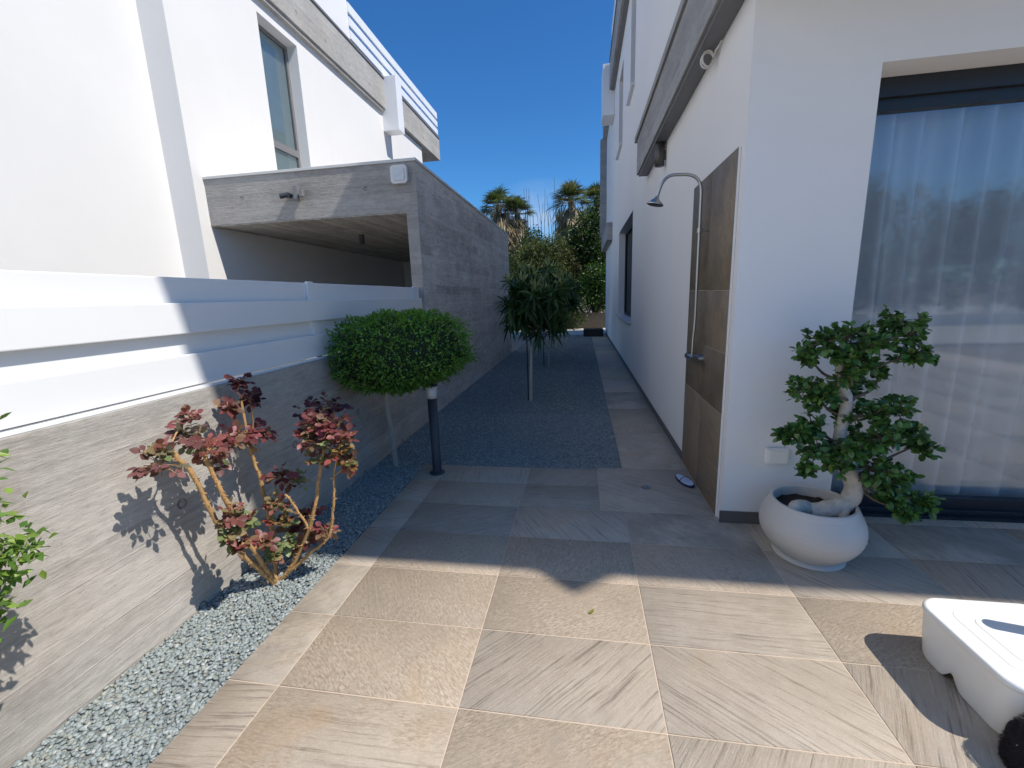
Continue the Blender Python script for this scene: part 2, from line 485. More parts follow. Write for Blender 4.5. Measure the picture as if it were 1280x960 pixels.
M['pebble'] = tint_mat('grey_green_pebbles', 0.7, 0.2, 90, 0.3)
M['leaf'] = leaf_mat('leaf', 0.32, 0.42)
M['leaf_gloss'] = leaf_mat('glossy_leaf', 0.18, 0.28, 0.5)
M['bark'] = simple('brown_bark', (0.13, 0.10, 0.075), 0.9, 0, 0.35, 25, 0.8, 60)
M['pale_bark'] = simple('pale_bark', (0.33, 0.29, 0.25), 0.85, 0, 0.25, 30, 0.6, 70)
M['bonsai_bark'] = simple('whitish_bark', (0.50, 0.46, 0.40), 0.85, 0, 0.45, 30, 1.0, 40)
M['thorn_bark'] = simple('tan_thorny_bark', (0.44, 0.26, 0.105), 0.75, 0, 0.5, 35, 0.5, 120)
M['young_bark'] = simple('pale_young_bark', (0.50, 0.46, 0.40), 0.8, 0, 0.22, 30)
M['stake'] = simple('bamboo_stake', (0.30, 0.25, 0.19), 0.8, 0, 0.2, 30)
M['dark_stake'] = simple('dark_stake', (0.05, 0.045, 0.04), 0.8, 0, 0.2, 30)
M['pot'] = simple('matt_light_grey_pot', (0.56, 0.535, 0.50), 0.6, 0, 0.05, 5, 0.2, 150)
M['plastic'] = simple('white_plastic', (0.82, 0.82, 0.79), 0.38, 0, 0.02, 4, 0.05, 300)
M['anth'] = simple('anthracite_powder_coat', (0.045, 0.052, 0.062), 0.45, 0, 0.12, 20)
M['opal'] = simple('opal_diffuser', (0.70, 0.70, 0.68), 0.4, 0, 0.03)
M['fleece'] = simple('black_fleece', (0.010, 0.008, 0.011), 0.95, 0, 0.3, 60)
M['cable'] = simple('white_cable', (0.62, 0.60, 0.55), 0.5)
M['rubber'] = simple('navy_rubber', (0.02, 0.025, 0.055), 0.6)
M['insole'] = simple('pale_blue_insole', (0.50, 0.60, 0.78), 0.6, 0, 0.12, 60)
M['stone_block'] = simple('brown_stone_wall', (0.10, 0.083, 0.063), 0.9, 0, 0.35, 5, 0.8, 18)
M['curtain'] = None
M['glass_door'] = glass_mat('door_glass', (0.97, 0.985, 1.0), (0.10, 0.9), 1.5, 0.04)
M['glass_win'] = glass_mat('window_glass', (0.86, 0.90, 0.90), (0.06, 0.8), 1.45, 0.02)
M['glass_dark'] = glass_mat('dark_window_glass', (0.06, 0.07, 0.09), (0.03, 0.35), 1.45, 0.02)
M['dark_room'] = simple('dim_room', (0.30, 0.31, 0.32), 0.9)
M['blind'] = simple('pale_blind', (0.62, 0.70, 0.69), 0.8)
M['metal_dark'] = simple('dark_bronze_metal', (0.09, 0.085, 0.08), 0.4, 0.6)

def curtain_mat():
    m, nt, out = new_mat('sheer_curtain')
    g = G(nt); p = g.pos()
    s = g.xyz(p)
    w = g.noise(g.comb(g.math('MULTIPLY', s[0], 300), 0.0, g.math('MULTIPLY', s[2], 40)), 1.0, 2)
    c = g.mix(w, (0.88, 0.89, 0.91), (0.95, 0.955, 0.965))
    d = g.n('BsdfDiffuse'); g.link(c, d.inputs[0])
    t = g.n('BsdfTranslucent'); g.link(c, t.inputs[0])
    mx = g.n('MixShader'); mx.inputs[0].default_value = 0.3
    g.link(d.outputs[0], mx.inputs[1]); g.link(t.outputs[0], mx.inputs[2])
    nt.links.new(mx.outputs[0], out.inputs[0])
    return m
M['curtain'] = curtain_mat()

def wall_x(mb, x, face, y0, y1, z0, z1, holes, depth):
    """wall plane at x = const looking towards face (+1 / -1) with reveals running inwards"""
    ys = sorted({y0, y1, *[h[0] for h in holes], *[h[1] for h in holes]})
    zs = sorted({z0, z1, *[h[2] for h in holes], *[h[3] for h in holes]})
    for a, b in zip(ys, ys[1:]):
        for c, d in zip(zs, zs[1:]):
            cy, cz = (a + b) / 2, (c + d) / 2
            if any(h[0] < cy < h[1] and h[2] < cz < h[3] for h in holes):
                continue
            q = [(x, a, c), (x, b, c), (x, b, d), (x, a, d)]
            mb.quad(*(q if face > 0 else q[::-1]))
    xi = x - face * depth
    for (a, b, c, d) in holes:
        for (p, q) in (((a, c), (a, d)), ((a, d), (b, d)), ((b, d), (b, c)), ((b, c), (a, c))):
            mb.quad((x, *p), (x, *q), (xi, *q), (xi, *p))

def wall_y(mb, y, x0, x1, z0, z1, holes, depth):
    xs = sorted({x0, x1, *[h[0] for h in holes], *[h[1] for h in holes]})
    zs = sorted({z0, z1, *[h[2] for h in holes], *[h[3] for h in holes]})
    for a, b in zip(xs, xs[1:]):
        for c, d in zip(zs, zs[1:]):
            cx, cz = (a + b) / 2, (c + d) / 2
            if any(h[0] < cx < h[1] and h[2] < cz < h[3] for h in holes):
                continue
            mb.quad((a, y, c), (b, y, c), (b, y, d), (a, y, d))
    yi = y + depth
    for (a, b, c, d) in holes:
        for (p, q) in (((a, c), (a, d)), ((a, d), (b, d)), ((b, d), (b, c)), ((b, c), (a, c))):
            mb.quad((p[0], y, p[1]), (q[0], y, q[1]), (q[0], yi, q[1]), (p[0], yi, p[1]))

# ------------------------------------------------------------------ setting: ground, paving, gravel
MB().add([(-400, -400, -0.06), (400, -400, -0.06), (400, 400, -0.06), (-400, 400, -0.06)], [(0, 1, 2, 3)]).build('ground', M['earth'], kind='structure')

TW, TH = 0.8674, 0.455
class Tiles:
    def __init__(self):
        self.v = []; self.f = []; self.t = []
    def rect(self, x0, x1, y0, y1, z=0.0, gap=0.003, vertical=False):
        x0 += gap; x1 -= gap; y0 += gap; y1 -= gap
        if x1 - x0 < 0.01 or y1 - y0 < 0.01: return
        e = 0.0025
        b = len(self.v)
        ring0 = [(x0, y0), (x1, y0), (x1, y1), (x0, y1)]
        ring1 = [(x0 + e, y0 + e), (x1 - e, y0 + e), (x1 - e, y1 - e), (x0 + e, y1 - e)]
        dz = R.uniform(-0.0006, 0.0006)
        if vertical:      # x is world y, y is world z, face looks to -x
            self.v += [(z, p[0], p[1]) for p in ring0] + [(z - 0.002, p[0], p[1]) for p in ring0] + [(z - 0.004, p[0], p[1]) for p in ring1]
            self.f += [(b + 11, b + 10, b + 9, b + 8)]
            for k in range(4):
                j = (k + 1) % 4
                self.f += [(b + 4 + k, b + 8 + k, b + 8 + j, b + 4 + j), (b + k, b + 4 + k, b + 4 + j, b + j)]
        else:
            self.v += [(*p, z - 0.012) for p in ring0] + [(*p, z + dz - 0.0018) for p in ring0] + [(*p, z + dz) for p in ring1]
            self.f += [(b + 8, b + 9, b + 10, b + 11)]
            for k in range(4):
                j = (k + 1) % 4
                self.f += [(b + 4 + k, b + 4 + j, b + 8 + j, b + 8 + k), (b + k, b + j, b + 4 + j, b + 4 + k)]
        c = (R.random(), R.random(), R.random())
        self.t += [c] * 9
    def build(self, name, mat, parent=None):
        tot = np.array([len(f) for f in self.f])
        st = np.concatenate([[0], np.cumsum(tot)[:-1]])
        return np_mesh(name, np.array(self.v, float), np.array(sum([list(f) for f in self.f], [])), st, tot, mat, parent, np.array(self.t), attr='tile')

X0, Y0 = -1.3998, 2.3817
LEFT, GR, FRONT = -1.665, 0.40, 4.14
HX, HY = 1.04, 3.20
tl = Tiles()
cols = [LEFT, X0] + [X0 + TW * k for k in range(1, 12)]
rows = [Y0 + TH * k for k in range(-20, 4)] + [FRONT]
for j in range(len(rows) - 1):
    y0, y1 = rows[j], rows[j + 1]
    if y1 - y0 < 0.02: continue
    deep = y0 > Y0 + 1.5 * TH
    for i in range(len(cols) - 1):
        x0, x1 = cols[i], cols[i + 1]
        if deep:
            if x0 >= 0.3: continue
            if x1 > 0.15: x1 = 0.15
        tl.rect(x0, x1, y0, y1)
tl.rect(0.15, HX + 0.0, Y0 + 2 * TH, Y0 + 2 * TH + 0.90)
tl.rect(HX, 1.9, Y0 + 2 * TH, 3.74); tl.rect(1.9, 2.77, Y0 + 2 * TH, 3.74); tl.rect(2.77, 3.64, Y0 + 2 * TH, 3.74); tl.rect(3.64, 5.4, Y0 + 2 * TH, 3.74)
yy = Y0 + 2 * TH + 0.90
while yy < 19.2:
    tl.rect(GR, HX, yy, min(yy + 1.17, 19.2)); yy += 1.17
o = tl.build('paving', M['tile']); tag(o, kind='structure')
g_ = MB()
g_.box(LEFT, 9.0, -7.0, FRONT, -0.05, -0.0035); g_.box(GR, HX + 0.2, FRONT, 19.2, -0.05, -0.0035)
g_.build('paving_bed', M['grout'], kind='structure')
MB().box(-2.30, GR, -6.0, 19.2, -0.058, -0.015).build('gravel_bed', M['bed'], kind='structure')
MB().box(-9, 6, 19.2, 22.85, -0.05, 0.004).build('back_path', M['pale_paving'], kind='structure')
MB().box(-9, 40, -30, -7.0, -0.05, 0.003).build('terrace_floor', M['pale_paving'], kind='structure')

# pebbles: low poly stones, many of them
def pebbles():
    bm = bmesh.new(); bmesh.ops.create_icosphere(bm, subdivisions=1, radius=1.0)
    T = np.array([v.co[:] for v in bm.verts]); F = np.array([[v.index for v in f.verts] for f in bm.faces]); bm.free()
    def scatter(x0, x1, y0, y1, dens):
        n = int((x1 - x0) * (y1 - y0) * dens)
        return np.stack([NR.uniform(x0, x1, n), NR.uniform(y0, y1, n)], 1)
    P = np.concatenate([scatter(-2.215, LEFT - 0.012, 0.75, 4.14, 7600), scatter(-2.215, GR - 0.012, 4.14, 6.2, 4600),
                        scatter(-2.215, GR - 0.012, 6.2, 10.0, 1500), scatter(-2.215, GR - 0.012, 10.0, 19.1, 700)])
    n = len(P)
    far = np.clip((P[:, 1] - 6.0) / 10, 0, 1)
    size = NR.uniform(0.0080, 0.0140, n) * (1 + far * 0.9)
    ax = np.stack([size * NR.uniform(0.85, 1.35, n), size * NR.uniform(0.7, 1.0, n), size * NR.uniform(0.35, 0.6, n)], 1)
    base = T[None] * (1 + NR.uniform(-0.22, 0.22, (n, len(T), 1)))
    V = base * ax[:, None, :]
    # random tilt then spin
    tx = NR.normal(0, 0.35, n); c, s = np.cos(tx), np.sin(tx)
    V = np.stack([V[..., 0], V[..., 1] * c[:, None] - V[..., 2] * s[:, None], V[..., 1] * s[:, None] + V[..., 2] * c[:, None]], -1)
    a = NR.uniform(0, 2 * PI, n); c, s = np.cos(a), np.sin(a)
    V = np.stack([V[..., 0] * c[:, None] - V[..., 1] * s[:, None], V[..., 0] * s[:, None] + V[..., 1] * c[:, None], V[..., 2]], -1)
    z = NR.uniform(-0.017, 0.0, n)
    V += np.concatenate([P, z[:, None]], 1)[:, None, :]
    k = NR.random((n, 1))
    col = np.array([0.285, 0.325, 0.322]) * (0.80 + 0.45 * NR.random((n, 1)) ** 1.2)
    col = np.where(k < 0.12, col * np.array([1.12, 1.02, 0.9]), col)
    col = np.where(k > 0.95, np.array([0.44, 0.46, 0.45]), col)
    loops = (F.ravel()[None] + len(T) * np.arange(n)[:, None]).ravel()
    nf = n * len(F)
    o = np_mesh('gravel', V.reshape(-1, 3), loops, np.arange(nf) * 3, np.full(nf, 3), M['pebble'], None, np.repeat(col, len(F), 0), smooth=True)
    tag(o, 'grey green crushed stone filling the bed between wall and paving', 'gravel', kind='stuff')
pebbles()

# ------------------------------------------------------------------ low garden wall and slat fence
w = thing('garden_wall', (-2.33, 1.5, 0), 'low board marked concrete wall carrying the white slat fence', 'wall')
MB().box(-2.435, -2.225, -4.0, 6.038, -0.05, 1.262, 0.004).build('wall', M['conc_wall'], w)

fc = thing('slat_fence', (-2.33, 1.5, 1.262), 'white overlapping board fence standing on the low concrete wall', 'fence')
def board(x0, x1, z0, z1, y0, y1, nm='board'):
    MB().box(x0, x1, y0, y1, z0, z1, 0.006).build(nm, M['white_alu'], fc)
board(-2.295, -2.270, 1.592, 1.768, -4.0, 5.98)
board(-2.295, -2.270, 1.288, 1.472, -4.0, 5.98)
board(-2.345, -2.321, 1.700, 1.915, -4.0, 6.02)
board(-2.345, -2.321, 1.392, 1.640, -4.0, 6.02)
for y in (-1.4, 1.02, 3.44, 5.80):
    b = MB(); b.box(-2.3205, -2.2955, y - 0.04, y + 0.04, 1.272, 1.925, 0.003)
    b.box(-2.385, -2.30, y - 0.07, y + 0.07, 1.263, 1.271)
    b.build('post', M['white_alu'], fc)
MB().box(-2.30, -2.245, -4.0, 5.98, 1.2635, 1.277).build('bottom_rail', M['white_alu'], fc)

# ------------------------------------------------------------------ neighbour's carport
cp = thing('carport', (-3.9, 9.85, 0), 'board marked concrete carport with flat roof beside the gravel bed', 'carport')
MB().box(-2.42, -2.25, 6.04, 13.66, -0.05, 2.955, 0.0).build('side_wall', M['conc_side'], cp)
rf = MB(); rf.box(-5.56, -2.25, 6.045, 13.66, 2.955, 3.60)
rf.build('roof', M['conc_side'], cp)
MB().box(-5.56, -2.2505, 6.038, 6.0445, 2.955, 3.60).build('front_beam', M['conc_front'], cp)
MB().box(-2.42, -2.2505, 6.033, 6.0395, 0, 2.954).build('pillar_face', M['conc_front'], cp)
MB().box(-5.545, -2.425, 6.05, 13.6, 2.940, 2.953).build('ceiling', M['conc_soffit'], cp)
b = MB(); b.box(-5.56, -2.232, 6.022, 6.10, 3.602, 3.640, 0.004); b.box(-2.31, -2.232, 6.102, 13.68, 3.602, 3.640, 0.004)
b.build('capping', M['cap'], cp)
MB().box(-5.54, -3.05, 13.2, 13.4, 0, 2.938).build('rear_wall', M['white_wall2'], cp)

def ceiling_lamp(x, y, z, r, h, label):
    t = thing('ceiling_lamp', (x, y, z), label, 'lamp', 'round lamps under the carport roof')
    MB().lathe((x, y, z), [(0.001, 0.0), (r * 1.15, 0), (r * 1.15, -0.015), (r, -0.02), (r, -h), (r * 0.85, -h), (r * 0.8, -h + 0.02), (0.001, -h + 0.02)], 24).build('lamp_body', M['anth'], t)
ceiling_lamp(-3.95, 7.62, 2.939, 0.045, 0.16, 'dark cylinder lamp under the carport ceiling, nearer the opening')
ceiling_lamp(-3.35, 9.9, 2.939, 0.07, 0.10, 'dark squat lamp deeper under the carport ceiling')

# square bulkhead light
t = thing('bulkhead_light', (-2.47, 6.03, 3.435), 'square white opal light on the carport beam at the corner', 'light')
bm = bmesh.new(); bmesh.ops.create_cube(bm, size=1.0)
for v in bm.verts: v.co = (-2.47 + v.co.x * 0.235, 6.006 + v.co.y * 0.06, 3.435 + v.co.z * 0.235)
bmesh.ops.bevel(bm, geom=[e for e in bm.edges if abs((e.verts[0].co - e.verts[1].co).normalized().y) > 0.9], offset=0.045, segments=5, affect='EDGES', profile=0.5)
MB().bm(bm).build('housing', M['opal'], t)
bm = bmesh.new(); bmesh.ops.create_cube(bm, size=1.0)
for v in bm.verts: v.co = (-2.47 + v.co.x * 0.165, 5.972 + v.co.y * 0.014, 3.435 + v.co.z * 0.165)
bmesh.ops.bevel(bm, geom=[e for e in bm.edges if abs((e.verts[0].co - e.verts[1].co).normalized().y) > 0.9], offset=0.03, segments=4, affect='EDGES', profile=0.5)
MB().bm(bm).build('diffuser', simple('frosted_diffuser', (0.60, 0.63, 0.67), 0.3), t)

t = thing('security_camera', (-4.235, 6.035, 3.28), 'small black security camera with white face on the carport beam', 'camera')
b = MB(); b.tube([(-4.17, 6.035, 3.285), (-4.17, 5.98, 3.285)], 0.035, 14); b.tube([(-4.17, 5.985, 3.285), (-4.20, 5.955, 3.275)], 0.018, 10)
b.build('mount', M['anth'], t)
MB().tube([(-4.15, 5.965, 3.285), (-4.26, 5.93, 3.262)], 0.036, 16).build('body', M['anth'], t)
MB().tube([(-4.2605, 5.9296, 3.2618), (-4.268, 5.927, 3.260)], 0.027, 16).build('lens', M['opal'], t)
t = thing('sensor_box', (-4.02, 6.035, 3.30), 'grey box sensor on the carport beam to the right of the camera', 'sensor')
MB().box(-4.075, -4.005, 5.965, 6.036, 3.215, 3.40, 0.008).build('housing', M['grey_alu'], t)
b = MB(); b.tube([(-4.0, 6.0, 3.285), (-3.955, 5.97, 3.28)], 0.02, 10); b.box(-3.965, -3.91, 5.93, 5.985, 3.24, 3.335, 0.006)
b.build('detector_head', M['grey_alu'], t)

# ------------------------------------------------------------------ neighbour's house
nh = thing('neighbour_house', (-7.5, 10.8, 0), 'white rendered neighbouring house with grey concrete slab and roof railing', 'house')
b = MB()
WIN = (7.76, 8.84, 3.66, 6.74)
wall_x(b, -5.555, 1, 5.85, 15.7, -0.05, 7.0, [WIN], 0.26)
b.quad((-5.97, 5.85, -0.05), (-5.555, 5.85, -0.05), (-5.555, 5.85, 7.6), (-5.97, 5.85, 7.6))
wall_x(b, -5.97, 1, -8.0, 5.85, -0.05, 9.5, [], 0)
b.quad((-9, 15.7, -0.05), (-5.555, 15.7, -0.05), (-5.555, 15.7, 7.0), (-9, 15.7, 7.0))
b.box(-9.0, -5.83, 6.0, 15.6, 0, 6.95)
b.build('wall', M['white_wall2'], nh)
sl = MB(); sl.box(-9.0, -5.43, 6.1, 17.4, 7.03, 7.79, 0.006)
slab_o = sl.build('roof_slab', M['conc_slab'], nh)
MB().box(-9.0, -5.405, 6.08, 17.43, 7.793, 7.84).build('flashing', M['dark_cap'], slab_o)
MB().box(-5.56, -5.47, 6.1, 12.5, 6.955, 7.027).build('drip_edge', M['conc_slab'], slab_o)
MB().box(-5.70, -5.08, 12.62, 13.02, 6.48, 7.86, 0.01).build('spout_or_shadow_wedge', M['white_alu'], nh)
MB().box(-8.9, -5.47, 6.2, 10.95, 7.845, 10.4).build('roof_wall', M['white_wall2'], nh)
wf = MB()
y0, y1, z0, z1 = WIN
xw = -5.80
wf.box(xw - 0.03, xw + 0.03, y0, y0 + 0.06, z0, z1); wf.box(xw - 0.03, xw + 0.03, y1 - 0.06, y1, z0, z1)
wf.box(xw - 0.03, xw + 0.03, y0 + 0.06, y1 - 0.06, z1 - 0.06, z1); wf.box(xw - 0.03, xw + 0.03, y0 + 0.06, y1 - 0.06, 4.70, 4.83)
wo = wf.build('window', M['grey_alu'], nh)
MB().quad((xw, y0 + 0.05, z0), (xw, y1 - 0.05, z0), (xw, y1 - 0.05, z1 - 0.05), (xw, y0 + 0.05, z1 - 0.05)).build('pane', M['glass_win'], wo)
MB().quad((xw - 0.02, y0, z0), (xw - 0.02, y1, z0), (xw - 0.02, y1, z1), (xw - 0.02, y0, z1)).build('blind', M['blind'], wo)
def railing(parent, x, y0, y1, z, posts, sgn):
    r = MB()
    for (a, c) in ((0.08, 0.27), (0.36, 0.55), (0.64, 0.85)):
        r.box(x - 0.02, x + 0.02, y0, y1, z + a, z + c, 0.004)
    ro = r.build('railing', M['white_alu'], parent)
    for y in posts:
        MB().box(x - sgn * 0.06 - 0.03, x - sgn * 0.06 + 0.03, y - 0.035, y + 0.035, z, z + 0.84, 0.003).build('post', M['white_alu'], ro)
railing(nh, -5.46, 10.95, 17.36, 7.842, (11.0, 12.75, 15.0, 17.3), 1)

# ------------------------------------------------------------------ own house on the right
hs = thing('house', (3.5, 11.0, 0), 'white rendered house with grey balcony slabs and tiled shower panel', 'house')
SW = (9.62, 13.0, 1.13, 3.40); UW1 = (9.78, 10.66, 5.80, 7.72); UW2 = (12.42, 13.66, 5.54, 7.48)
b = MB()
wall_x(b, HX, -1, HY, 19.8, -0.05, 8.03, [SW, UW1, UW2], 0.24)
DOOR = (1.772, 5.4, -0.05, 3.03)
wall_y(b, HY, HX, 9.0, -0.05, 8.03, [DOOR], 0.36)
b.quad((HX, 19.8, -0.05), (HX, 19.8, 8.03), (9, 19.8, 8.03), (9, 19.8, -0.05))
b.build('wall', M['white_wall'], hs)
# interior shell so that the windows look into rooms
b = MB()
b.box(HX + 0.26, 1.9, 3.62, 19.7, 0, 8.0); b.box(5.5, 8.9, 3.6, 19.7, 0, 8.0)
b.quad((1.9, 8.5, 0), (5.5, 8.5, 0), (5.5, 8.5, 8.0), (1.9, 8.5, 8.0))
b.quad((1.9, 3.62, 3.06), (1.9, 8.5, 3.06), (5.5, 8.5, 3.06), (5.5, 3.62, 3.06))
b.build('room_wall', M['dark_room'], hs)
MB().quad((1.9, 3.745, 0.0), (5.5, 3.745, 0.0), (5.5, 8.5, 0.0), (1.9, 8.5, 0.0)).build('room_floor', M['marble'], hs)
# skirting
sk = MB(); sk.box(HX - 0.012, DOOR[0], HY - 0.013, HY - 0.0015, 0.0005, 0.092)
sk.box(HX - 0.012, HX - 0.0015, 4.452, 19.8, 0.0005, 0.075)
sk.build('skirting', M['skirt'], hs)
# side balcony slab and its copy round the front, upper roof slab
sl = MB()
sl.box(0.872, HX - 0.002, 2.30, 7.66, 3.585, 4.10, 0.006)
sl.box(HX - 0.002, 9.0, 2.30, HY - 0.002, 3.585, 4.10, 0.006)
s1 = sl.build('balcony_slab', M['conc_slab_right'], hs)
c = MB(); c.box(0.845, HX - 0.003, 2.27, 7.80, 4.103, 4.185, 0.004); c.box(HX - 0.003, 9.0, 2.27, HY - 0.003, 4.103, 4.185, 0.004)
c.build('coping', M['conc_slab_right'], s1)
sl = MB(); sl.box(0.90, HX - 0.004, 2.35, 7.62, 3.555, 3.583)
sl.build('drip_edge', M['dark_cap'], s1)
sl = MB(); sl.box(0.872, 9.0, 1.0, 15.42, 8.035, 8.80, 0.006); sl.box(0.872, 9.0, 16.35, 20.0, 8.035, 8.80, 0.006); sl.box(HX, 9.0, 15.42, 16.35, 8.035, 8.80)
s2 = sl.build('roof_slab', M['conc_slab_right'], hs)
c = MB(); c.box(0.85, 9.0, 0.98, 15.41, 8.803, 8.86); c.box(0.85, 9.0, 16.36, 20.05, 8.803, 8.86)
c.build('flashing', M['dark_cap'], s2)
MB().box(0.93, HX - 0.004, 1.1, 15.40, 8.005, 8.033).build('drip_edge', M['dark_cap'], s2)
MB().box(0.66, HX - 0.003, 15.43, 16.34, 7.33, 8.79, 0.01).build('spout_or_shadow_wedge', M['white_alu'], hs)
MB().add([(x_, y_, z_) for z_ in (7.985, 8.034) for (x_, y_) in ((5.68, 1.04), (5.95, 0.82), (6.22, 1.04))], [(0, 2, 1), (3, 4, 5), (0, 1, 4, 3), (1, 2, 5, 4), (2, 0, 3, 5)]).build('spout_or_shadow_wedge', M['white_alu'], hs)  # added unseen wedge, shaped only to cast the notch in the roof's shadow
sl = MB(); sl.box(0.85, HX - 0.002, 15.85, 20.1, 3.56, 4.14, 0.006); s3 = sl.build('balcony_slab', M['conc_slab_right'], hs)
MB().box(0.91, HX - 0.003, 15.95, 20.0, 3.53, 3.557).build('drip_edge', M['dark_cap'], s3)
MB().box(0.775, HX - 0.004, 19.82, 20.1, 4.143, 8.033).build('pillar', M['conc_slab_right'], hs)
railing(hs, 0.93, 8.0, 15.35, 8.862, (9.2, 11.2, 13.2, 15.3), -1)
# windows
for (h, tr) in ((SW, None), (UW1, None), (UW2, None)):
    y0, y1, z0, z1 = h; x = HX + 0.20
    f = MB(); f.box(x - 0.03, x + 0.03, y0, y0 + 0.07, z0, z1); f.box(x - 0.03, x + 0.03, y1 - 0.07, y1, z0, z1)
    f.box(x - 0.03, x + 0.03, y0 + 0.07, y1 - 0.07, z0, z0 + 0.07); f.box(x - 0.03, x + 0.03, y0 + 0.07, y1 - 0.07, z1 - 0.07, z1)
    fo = f.build('window', M['dark_alu'], hs)
    MB().quad((x, y0 + 0.05, z0 + 0.05), (x, y0 + 0.05, z1 - 0.05), (x, y1 - 0.05, z1 - 0.05), (x, y1 - 0.05, z0 + 0.05)).build('pane', M['glass_dark'], fo)
    MB().box(HX - 0.075, HX + 0.17, y0 - 0.05, y1 + 0.08, z0 - 0.035, z0 + 0.003, 0.004).build('sill', M['marble'], fo)
# tiled shower panel
tp = Tiles()
PY0, PY1, PZ = 3.285, 4.45, 2.655
for (a, c_) in ((PY0, 3.86), (3.86, PY1)):
    z = 0.005
    hts = [0.36, 0.455, 0.455, 0.455, 0.93] if a == PY0 else [0.82, 0.91, 0.925]
    for h in hts:
        tp.rect(a, c_, z, z + h, HX - 0.012, 0.0015, True); z += h
tp.build('tile_panel', M['tile_wall'], hs)
MB().box(HX - 0.015, HX - 0.002, PY0 - 0.012, PY0 - 0.001, 0.0, PZ).build('corner_trim', M['white_alu'], hs)
MB().box(HX - 0.0135, HX - 0.002, PY0, PY1, 0.002, PZ).build('tile_backing', M['grout'], hs)
# patio door
DY = HY + 0.27
f = MB()
x0, x1, z0, z1 = DOOR[0], DOOR[1], 0.0, DOOR[3]
f.box(x0, x1, DY - 0.05, DY + 0.07, z1 - 0.115, z1 - 0.001); f.box(x0, x0 + 0.045, DY - 0.05, DY + 0.07, 0.062, z1 - 0.116)
f.box(x0 + 0.045, x1, DY - 0.02, DY + 0.05, z1 - 0.19, z1 - 0.116)
f.box(x0, x1, DY - 0.09, DY + 0.09, 0.001, 0.022); f.box(x0, x1, DY - 0.05, DY + 0.07, 0.0225, 0.06, 0.004)
f.box(x0 + 0.045, x1, DY - 0.015, DY + 0.045, 0.0605, 0.14)
f.box(x0 + 0.046, x0 + 0.105, DY - 0.015, DY + 0.045, 0.141, z1 - 0.191)
po = f.build('patio_door', M['dark_alu'], hs)
MB().quad((x0 + 0.1, DY + 0.01, 0.14), (x1, DY + 0.01, 0.14), (x1, DY + 0.01, z1 - 0.19), (x0 + 0.1, DY + 0.01, z1 - 0.19)).build('pane', M['glass_door'], po)

# curtain
cu = thing('curtain', (3.5, DY + 0.16, 3.0), 'white sheer curtain in soft folds behind the patio door glass', 'curtain')
vs = []; fs = []
NX, NZ = 460, 10
for k in range(NZ + 1):
    tz = k / NZ
    for i in range(NX + 1):
        x = x0 + (x1 - x0) * i / NX
        ph = x * 2 * PI / 0.21 + 0.9 * math.sin(x * 5.1) + 0.5 * math.sin(x * 11.3 + 1)
        amp = 0.062 + 0.018 * math.sin(x * 7.7) + 0.012 * tz
        yv = DY + 0.17 + amp * (math.sin(ph) + 0.35 * math.sin(2 * ph + 0.6)) + 0.01 * math.sin(3 * x + 4 * tz)
        vs.append((x + 0.014 * math.cos(ph) * (0.5 + tz) + 0.02 * math.sin(2.2 * tz + x * 3) * tz, yv, 2.98 - tz * 2.93))
for k in range(NZ):
    for i in range(NX):
        a = k * (NX + 1) + i
        fs.append((a, a + 1, a + NX + 2, a + NX + 1))
MB().add(vs, fs, True).build('fabric', M['curtain'], cu)
MB().box(x0, x1, DY + 0.10, DY + 0.24, 2.985, 3.01).build('track', M['white_alu'], cu)

# ------------------------------------------------------------------ fittings on the house
sh = thing('outdoor_shower', (0.97, 3.92, 1.2), 'steel outdoor shower with gooseneck arm on the tiled panel', 'shower')
def arc(p0, p1, p2, n=8):
    return [tuple((1 - t) ** 2 * a + 2 * t * (1 - t) * b_ + t * t * c_ for a, b_, c_ in zip(p0, p1, p2)) for t in [i / n for i in range(n + 1)]]
sx, sy = 0.955, 3.90
top = arc((sx, sy, 2.50), (sx, sy, 2.645), (sx - 0.12, sy, 2.655), 8)
end = arc((sx - 0.20, sy, 2.66), (sx - 0.295, sy, 2.665), (sx - 0.325, sy, 2.56), 8)
MB().tube([(sx, sy, 1.50), (sx, sy, 2.0)] + top + end + [(sx - 0.345, sy, 2.495)], 0.0125, 14).build('pipe', M['chrome'], sh)
MB().tube([(sx, sy, 1.51), (sx - 0.004, sy - 0.005, 1.42), (sx - 0.012, sy - 0.012, 1.33), (sx - 0.015, sy - 0.015, 1.18)], 0.011, 12).build('lower_pipe', M['chrome'], sh)
hd = MB()
ax = Vector((-0.25, 0.0, -1)).normalized(); hc = Vector((sx - 0.347, sy, 2.49))
hd.tube([hc - ax * 0.02, hc, hc + ax * 0.02, hc + ax * 0.045, hc + ax * 0.052], [0.016, 0.018, 0.04, 0.068, 0.066], 26)
ho = hd.build('shower_head', M['chrome'], sh)
fcx = MB(); fcx.tube([hc + ax * 0.0525, hc + ax * 0.054], [0.058, 0.058], 26); fcx.build('nozzle_plate', M['metal_dark'], ho)
b = MB(); b.tube([(sx, sy, 2.20), (sx, sy, 2.235)], 0.021, 14); b.tube([(sx, sy, 2.217), (HX - 0.018, sy, 2.217)], 0.009, 10)
b.build('wall_clip', M['chrome'], sh)
b = MB(); b.tube([(sx - 0.015, sy - 0.085, 1.165), (sx - 0.015, sy + 0.085, 1.165)], 0.023, 18); b.tube([(sx - 0.015, sy - 0.05, 1.165), (HX - 0.017, sy - 0.05, 1.165)], [0.016, 0.026], 14); b.tube([(sx - 0.015, sy + 0.05, 1.165), (HX - 0.017, sy + 0.05, 1.165)], [0.016, 0.026], 14)
b.build('mixer_bar', M['chrome'], sh)
